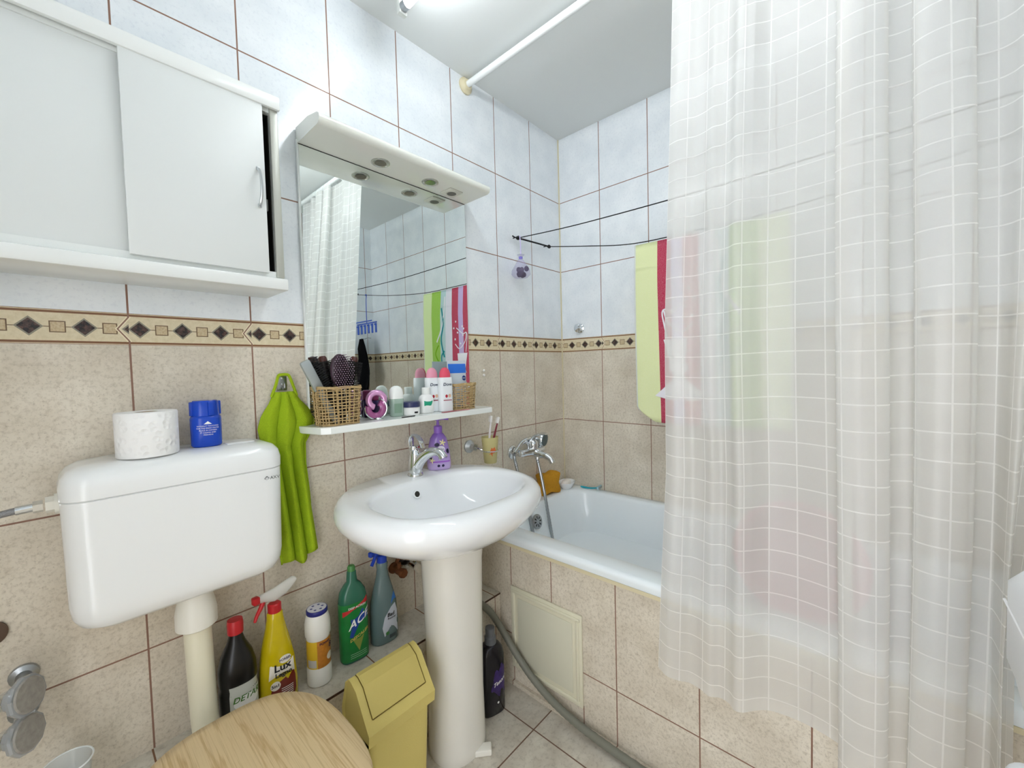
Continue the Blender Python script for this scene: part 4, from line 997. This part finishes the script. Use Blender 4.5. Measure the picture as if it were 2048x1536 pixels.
MB().tube([(.037*cos(a), .037*sin(a), .070) for a in [2*pi*j/36 for j in range(36)]], .0016, 8, closed=True).obj('rim', pm('rim_white', 'e8ecec', .3), t)
MB().box((0, .045, -.005), (.06, .11, .008), .002).obj('bracket', WHITEP, t)
tag(MB().lathe([(.024, 0), (.024, .004), (.018, .006), (.001, .006)], (-1.975, -.001, .735), 28, (0, -1, 0)).obj('escutcheon', pm('brown_cap', '5e4a3c', .5)), 'round brown pipe cover on the wall at the left edge', 'pipe cover')

# ------------------------------------------------------------------ towel hook and green towel
t = thing('towel_hook', 'small steel adhesive hook on the wall right of the cistern', 'hook', (-1.425, 0, 1.205))
MB().box((0, -.0015, 0), (.026, .003, .046), .001).obj('plate', STEEL, t)
MB().tube(smoothcurve([(0, -.003, -.012), (0, -.014, -.020), (0, -.022, -.014), (0, -.022, -.004)], 5), .0028, 8).obj('prong', STEEL, t)
for z in (.013, -.006): MB().lathe([(.0035, 0), (.0035, .001), (.001, .0016)], (0, -.003, z), 12, (0, -1, 0)).obj('screw', CHROME, t)
t = thing('green_towel', 'lime green hand towel hanging by its loop beside the cistern', 'towel', (-1.425, 0, 0))
GR = pm('lime_terry', 'a2bd28', .95, spec=.1, bump=1.0, bscale=420, var=.22)
NU, NV = 110, 44; vs = []; fs = []
def lerp_t(tab, v):
    for (a, x), (b_, y) in zip(tab, tab[1:]):
        if v <= b_: return x+(y-x)*(v-a)/(b_-a)
    return tab[-1][1]
LT = [(0, -.026), (.06, -.038), (.13, -.062), (.20, -.074), (.30, -.066), (.38, -.052), (.6, -.042), (1, -.030)]
RT = [(0, .026), (.06, .044), (.13, .072), (.19, .082), (.24, .074), (.32, .050), (.45, .048), (.6, .054), (1, .070)]
for k in range(NV+1):
    v = k/NV; z = 1.178-.485*v
    xl, xr = lerp_t(LT, v), lerp_t(RT, v)
    for i in range(NU+1):
        u = i/NU; ph = u*2*pi*3.0
        amp = (.013+.020*min(1, v*1.6))
        f = abs(sin(ph/2+.25*sin(v*4)))**.7
        ux = u+.020*sin(ph+.8)
        x = xl+(xr-xl)*ux; y = -.009-amp*f-.004*sin(u*pi)
        zz = z+.010*sin(u*9)*v-.018*(u < .5)*v*0-.012*v*(1-u)
        vs.append((x, y, zz))
for k in range(NV):
    for i in range(NU): a = k*(NU+1)+i; fs.append((a, a+1, a+NU+2, a+NU+1))
o = MB().add(vs, fs).obj('cloth', GR, t, smooth=180)
m_ = o.modifiers.new('thick', 'SOLIDIFY'); m_.thickness = .005; m_.offset = 0
for sx in (-1, 1):
    MB().tube(smoothcurve([(sx*.034, -.016, 1.165), (sx*.022, -.020, 1.200), (sx*.014, -.018, 1.224), (sx*.004, -.019, 1.2275), (0, -.019, 1.2275)], 6), .0042, 8).obj('hanging_loop', GR, t) if sx > 0 else MB().tube(smoothcurve([(sx*.034, -.016, 1.165), (sx*.022, -.020, 1.200), (sx*.014, -.018, 1.224), (sx*.004, -.019, 1.2275), (0, -.019, 1.2275)], 6), .0042, 8).obj('hanging_loop', GR, t)

# ------------------------------------------------------------------ things on the mirror shelf (top z 1.0745)
SZ = 1.0747
WEAVE = pm('seagrass', 'b89e70', .8, var=.3, bscale=120)
def basket(name, label, loc, w_, d_, h_, nh, nv, rz=0):
    t = thing(name, label, 'basket', loc, rz)
    m1 = MB(); N = 120
    def ring(z, off, ph=0):
        s_ = .90+.10*z/h_; base = rrect(0, 0, w_/2*s_, d_/2*s_, .028, z, 10, 20)
        out = []
        L_ = len(base)
        for i, p in enumerate(base):
            wob = .0015*sin(2*pi*i*nv/L_/2+ph)
            r = Vector((p.x, p.y, 0)); n_ = r.normalized(); out.append(Vector((p.x, p.y, p.z+.0012*sin(i*.3+z*300)))+n_*(off+wob))
        return out
    for k in range(nh):
        z = .004+(h_-.006)*k/(nh-1); m1.tube(ring(z, 0, pi*(k % 2)), .0019, 5, closed=True)
    m1.obj('weave_rows', WEAVE, t, smooth=60)
    m2 = MB()
    for j in range(nv):
        pts = []
        for k in range(0, 9):
            z = h_*k/8; base = ring(z, 0); idx = int(j*len(base)/nv+.9*sin(j*1.7)) % len(base)
            p = base[idx]; pts.append(Vector((p.x*(1+.012*(-1)**k), p.y*(1+.012*(-1)**k), z)))
        m2.tube(pts, .0016, 4)
    m2.obj('weave_stakes', WEAVE, t, smooth=60)
    m3 = MB().tube(ring(h_, 0), .0030, 6, closed=True); m3.tube(ring(h_-.004, .001, 1), .0026, 6, closed=True); m3.obj('rim', WEAVE, t, smooth=60)
    m4 = MB().loft([rrect(0, 0, w_/2*.88, d_/2*.88, .024, z, 6, 2) for z in (0, .003)]); m4.obj('base', WEAVE, t)
    return t
basket('woven_basket', 'woven seagrass basket full of hairbrushes at left end of shelf', (-1.300, -.078, SZ), .128, .092, .112, 13, 44)
basket('woven_basket', 'smaller woven seagrass basket at the right end of the shelf', (-.800, -.070, SZ), .112, .078, .098, 13, 38, radians(-4))
BRI = pm('bristle_black', '0a0a0c', .5)
def hairbrush(label, loc, rx, ry, rz, kind):
    t = thing('hairbrush', label, 'hairbrush', loc); t.rotation_euler = (rx, ry, rz)
    if kind == 'flat':
        MB().box((0, 0, .06), (.020, .012, .13), .005).obj('handle', pm('brush_silver', 'a9b0b0', .3, .4), t)
        MB().box((0, 0, .155), (.030, .014, .095), .006).obj('head', pm('brush_silver', 'a9b0b0', .3, .4), t)
        m1 = MB()
        for i in range(5):
            for j in range(14): m1.cyl((.015, (i-2)*.0026, .112+j*.0065), (.038, (i-2)*.0032, .114+j*.0065), .0009, n=4)
        m1.obj('bristles', BRI, t, kind='stuff')
    elif kind == 'cushion':
        MB().tube([(0, 0, 0), (0, 0, .06), (0, 0, .11)], [.006, .009, .010], 12).obj('handle', BRI, t)
        MB().sphere((0, 0, .155), .05, 24, 14, (.58, .25, 1)).obj('head', pm('brush_plum', '3a2733', .4), t)
        m1 = MB(); m2 = MB()
        for i in range(-4, 5):
            for j in range(-8, 9):
                x, z = i*.006+(.003 if j % 2 else 0), j*.0056
                if (x/.027)**2+(z/.048)**2 < 1:
                    m1.cyl((x, -.010, .155+z), (x*1.25, -.028, .155+z*1.1), .0008, n=4); m2.sphere((x*1.25, -.0285, .155+z*1.1), .0016, 6, 4)
        m1.obj('bristles', BRI, t, kind='stuff'); m2.obj('bristle_tips', pm('tip_mauve', 'a98fa6', .4), t, kind='stuff')
    else:
        MB().tube([(0, 0, 0), (0, 0, .05), (0, 0, .10)], [.006, .009, .008], 12).obj('handle', BRI, t)
        MB().cyl((0, 0, .10), (0, 0, .185), .013, n=20).obj('barrel', pm('barrel_black', '17120f', .5), t)
        MB().lathe([(.013, .185), (.012, .196), (.008, .201), (.001, .202)], n=20).obj('end_cap', pm('end_brown', '4a241c', .3), t)
        m1 = MB()
        for j in range(17):
            for i in range(16):
                a = 2*pi*(i+.5*(j % 2))/16; z = .103+j*.005
                m1.cyl((.012*cos(a), .012*sin(a), z), (.027*cos(a), .027*sin(a), z+.002), .0008, n=4)
        m1.obj('bristles', BRI, t, kind='stuff')
hairbrush('grey flat hairbrush leaning left in the larger basket', (-1.308, -.085, SZ+.006), 0, radians(-25), 0, 'flat')
hairbrush('black cushion hairbrush with mauve tipped bristles in middle of larger basket', (-1.292, -.088, SZ+.006), radians(6), radians(-3), 0, 'cushion')
hairbrush('round black hairbrush with brown tip leaning right in the larger basket', (-1.285, -.080, SZ+.006), 0, radians(13), 0, 'round')
hairbrush('plain round black hairbrush at the back of the larger basket', (-1.298, -.062, SZ+.006), radians(-2), radians(-9), 0, 'round')

# perfume with interlocked rings
t = thing('perfume_bottle', 'pink perfume bottle with interlocking ring shape beside the larger basket', 'perfume', (-1.172, -.082, SZ), radians(-20))
PK = pm('pink_glass', 'a8578f', .08, alpha=.85, coat=.6); PL2 = pm('pale_pink_metal', 'd9a3cf', .2, .5)
R0 = MB()
def cring(c, R, w1, w2, a0, a1, n=40):
    rg = []
    for i in range(n+1):
        a = a0+(a1-a0)*i/n; d = Vector((cos(a), 0, sin(a))); c_ = Vector(c)+d*R
        rg.append([c_+d*(w1*cos(q))+Vector((0, w2*sin(q), 0)) for q in [2*pi*j/12 for j in range(12)]])
    return rg
R0.loft(cring((0, 0, .062), .024, .010, .012, radians(-70), radians(250))); R0.obj('upper_ring', PL2, t, smooth=60)
MB().loft(cring((-.004, 0, .034), .023, .011, .013, radians(-200), radians(60))).obj('lower_ring', PK, t, smooth=60)
MB().tube([(-.004+.034*cos(a), -.010, .036+.034*sin(a)) for a in [radians(-190+i*250/30) for i in range(31)]], .0022, 8).obj('silver_rim', CHROME, t)
MB().lathe([(.018, 0), (.020, .002), (.016, .006)], n=24).obj('foot', CHROME, t)
t = thing('perfume_bottle', 'small dark perfume bottle with plum cap behind the pink ring bottle', 'perfume', (-1.155, -.040, SZ))
MB().box((0, 0, .030), (.034, .026, .060), .005).obj('bottle', pm('dark_violet_glass', '2c1f4d', .1, coat=.5), t)
MB().lathe([(.0135, .060), (.014, .062), (.014, .088), (.011, .092), (.001, .0925)], n=24).obj('cap', pm('plum_cap', '7c2a56', .3), t)
# roll-on deodorant
t = thing('rollon_deodorant', 'clear pale green roll-on deodorant with white domed cap', 'deodorant', (-1.086, -.062, SZ), radians(-14))
B = Bottle([(0, .020, .014, 2.4), (.003, .023, .017, 2.4), (.055, .0245, .018, 2.4), (.060, .0240, .0178, 2.4)])
bo = B.mb().obj('bottle', pm('pale_green_glass', 'b9d3c4', .08, alpha=.7, coat=.5), t, smooth=50)
MB().loft([sup(0, 0, a, b_, z, 2.2, 32) for z, a, b_ in ((.060, .0240, .0180), (.078, .0240, .0180), (.092, .021, .0165), (.100, .015, .012), (.104, .006, .005))]).obj('cap', pm('cap_white', 'f1f4f1', .25), t, smooth=60)
B.wrap(rect2d(.026, .032, 8, 3), 0, .028, .0006).obj('label', pm('label_sage', '7d9a86', .4), bo)
# cream jar
t = thing('cream_jar', 'low white cream jar with dark blue lid in the middle of shelf', 'jar', (-1.035, -.072, SZ), radians(-10))
B = Bottle([(0, .027, .027, 2), (.003, .030, .030, 2), (.024, .030, .030, 2), (.028, .028, .028, 2)])
bo = B.mb().obj('jar', pm('jar_white', 'eff0ef', .3), t, smooth=40)
MB().lathe([(.031, .028), (.0315, .030), (.0315, .044), (.029, .0465), (.001, .047)], n=40).obj('lid', pm('lid_indigo', '343a63', .3), t)
B.wrap(rect2d(.014, .006, 4, 1), .006, .010, .0005).obj('label_mark', INK, bo)
# lotion bottle
t = thing('lotion_bottle', 'small white lotion bottle with a green label patch', 'lotion bottle', (-.968, -.070, SZ), radians(-12))
B = Bottle([(0, .023, .017, 3), (.003, .026, .020, 3), (.050, .026, .020, 3), (.060, .023, .018, 2.8), (.067, .015, .014, 2.2)])
bo = B.mb().obj('bottle', pm('jar_white', 'eff0ef', .3), t, smooth=50)
MB().lathe([(.0148, .067), (.0152, .068), (.0145, .091), (.013, .0925), (.001, .093)], n=28).obj('cap', pm('cap_white', 'f1f4f1', .25), t)
B.wrap(poly2d([(-.016, -.009), (.010, -.009), (.016, .002), (.017, .009), (-.016, .009)], 3), 0, .036, .0006).obj('label', pm('label_teal', '1f9a78', .4), bo)
# two deodorant cans
for (x_, y_, h, lab_, pos) in ((-.925, -.052, 'e59bb0', 'white deodorant stick with pale pink domed cap behind the red capped one', 0), (-.893, -.088, 'df5069', 'white deodorant stick with red pink domed cap and coconut label', 1)):
    t = thing('deodorant', lab_, 'deodorant', (x_, y_, SZ), radians(-10))
    B = Bottle([(0, .024, .015, 3), (.002, .027, .018, 3), (.118, .027, .018, 3), (.126, .0265, .0175, 2.8)])
    bo = B.mb().obj('body', pm('deo_white', 'e9edf0', .25), t, smooth=50)
    MB().loft([sup(0, 0, a, b_, z, 2.2, 32) for z, a, b_ in ((.126, .0215, .0155), (.140, .0210, .0155), (.152, .0175, .013), (.160, .011, .009), (.163, .004, .003))]).obj('cap', pm('dome_'+h, h, .35), t, smooth=60)
    lettering(B, [('Dove', .0155, .000, .100, .15, .0003)], pm('print_navy', '22304f', .5), bo)
    B.wrap(ell2d(.012, .013), .008, .058, .0007).obj('coconut_picture', pm('coconut', 'd9b49a', .5), bo)
    B.wrap(ell2d(.010, .012), -.005, .057, .0009).obj('strawberry_picture', pm('strawberry', 'b8283a', .5), bo)
    B.wrap(rect2d(.034, .0035, 8, 1), 0, .042, .0008).obj('print_line', pm('print_rose', 'a05060', .5), bo)
# wipes pack in the right basket
t = thing('wipes_pack', 'blue and white packet standing in the smaller basket', 'packet', (-.815, -.064, SZ+.008), radians(-4))
NUp = 14; vs = []; fs = []
pk = MB().loft([sup(0, 0, a, b_, z, 3, 32) for z, a, b_ in ((0, .040, .012), (.02, .043, .016), (.10, .043, .015), (.150, .044, .009), (.172, .044, .003), (.180, .044, .002))])
Bk = Bottle([(0, .040, .012, 3), (.02, .043, .016, 3), (.10, .043, .015, 3), (.150, .044, .009, 3), (.172, .044, .003, 3), (.180, .044, .002, 3)])
bo = pk.obj('packet', pm('pack_white', 'c9d2dc', .35), t, smooth=50)
Bk.wrap(rect2d(.084, .036, 20, 4), 0, .150, .0008).obj('blue_band', pm('pack_blue', '2a6fd6', .35), bo)
lg = Bk.wrap(ell2d(.020, .020), .026, .112, .0008).obj('round_logo', pm('pack_navy', '123a80', .35), bo)
lettering(Bk, [('NIVEA', .0052, .026, .112, 0, .0001)], WPRINT, lg)
# sachets and clip lying on the shelf
for x_, y_, rz, h, lab_ in ((-.905, -.122, 6, 'a8525c', 'flat dark pink sample sachet lying on shelf front, left one'), (-.842, -.124, -6, 'c98a8c', 'flat pale red sample sachet lying on shelf front, right one')):
    o = MB().box((0, 0, .0012), (.062, .018, .0022), .0008).obj('sample_sachet', pm('sachet_'+h, h, .4, var=.3, bscale=60)); o.location = (x_, y_, SZ); o.rotation_euler = (0, 0, radians(rz)); tag(o, lab_, 'sachet')
o = MB().box((0, 0, .0015), (.052, .005, .003), .001).obj('hair_clip', pm('clip_dark', '4a4744', .4, .6)); o.location = (-1.080, -.122, SZ); tag(o, 'thin dark hair clip lying on the shelf before the jar', 'hair clip')

# ------------------------------------------------------------------ white rounded hamper at the right edge
t = thing('laundry_hamper', 'white plastic container with rounded lid at the right edge by curtain', 'container', (-1.205, -1.592, 0))
t.scale = (1, 1, 1.04)
HP = pm('hamper_white', 'eceef2', .3)
MB().loft([rrect(0, 0, .15, .13, .05, 0), rrect(0, 0, .155, .135, .05, .02), rrect(0, 0, .165, .145, .05, .60), rrect(0, 0, .185, .165, .05, .74), rrect(0, 0, .195, .176, .05, .80)]).obj('body', HP, t, smooth=40)
MB().loft([rrect(0, 0, .194, .175, .05, .801), rrect(0, 0, .199, .180, .05, .806), rrect(0, 0, .199, .180, .05, .90), rrect(0, 0, .188, .168, .06, .925), rrect(0, 0, .16, .14, .06, .94), rrect(0, 0, .09, .08, .05, .945)]).obj('lid', HP, t, smooth=50)
MB().tube(smoothcurve([(.11, .145, .69), (.08, .178, .705), (.0, .182, .705), (-.08, .178, .705), (-.11, .145, .69)], 6), .012, 12).obj('handle', HP, t)
MB().tube([(-.19, .1795, .872), (.17, .1795, .872)], .0016, 6).obj('seam', pm('seam_white', 'f4f4f6', .4), t)

GROUPS = {'toothbrush': 'toothbrushes in the tumbler', 'hairbrush': 'hairbrushes in the larger basket', 'woven_basket': 'woven baskets on the mirror shelf', 'deodorant': 'domed deodorant sticks on the shelf',
          'cleaner_bottle': 'cleaning bottles on the ledge', 'spray_bottle': 'cleaning bottles on the ledge', 'powder_canister': 'cleaning bottles on the ledge', 'sample_sachet': 'sample sachets on the shelf', 'angle_valve': 'angle valves under the basin'}
for o in SC.objects:
    k = o.name.split('.')[0]
    if o.parent is None and k in GROUPS: o['group'] = GROUPS[k]
EXPO = 1.3
# ------------------------------------------------------------------ camera and world
yaw, pitch, roll = radians(42.2131), radians(-2.21105), radians(-1.49793)
fw = Vector((cos(yaw)*cos(pitch), sin(yaw)*cos(pitch), sin(pitch))); rt = Vector((sin(yaw), -cos(yaw), 0)); up = rt.cross(fw)
r2 = cos(roll)*rt+sin(roll)*up; u2 = -sin(roll)*rt+cos(roll)*up
cd = bpy.data.cameras.new('camera'); cam = bpy.data.objects.new('camera', cd); COL.objects.link(cam)
Mx = Matrix((r2, u2, -fw)).transposed().to_4x4(); Mx.translation = Vector((-1.86465, -1.28787, 1.23018)); cam.matrix_world = Mx
cd.sensor_fit = 'HORIZONTAL'; cd.sensor_width = 36; cd.lens = 819.5*36/2048; cd.clip_start = .02
cd.shift_x = 7.4/2048; cd.shift_y = -.8/2048
SC.camera = cam
w = bpy.data.worlds.new('world'); SC.world = w; w.use_nodes = True
w.node_tree.nodes['Background'].inputs[0].default_value = (.95, .97, 1, 1); w.node_tree.nodes['Background'].inputs[1].default_value = 1.75  # even white background, added as fill through the doorway
SC.view_settings.view_transform = 'Standard'; SC.view_settings.look = 'None'; SC.view_settings.gamma = 1; SC.view_settings.use_curve_mapping = False
SC.view_settings.exposure = EXPO
SC.cycles.max_bounces = 14; SC.cycles.diffuse_bounces = 8; SC.cycles.transparent_max_bounces = 16; SC.cycles.caustics_reflective = True; SC.cycles.caustics_refractive = False
SC.cycles.sample_clamp_indirect = 6
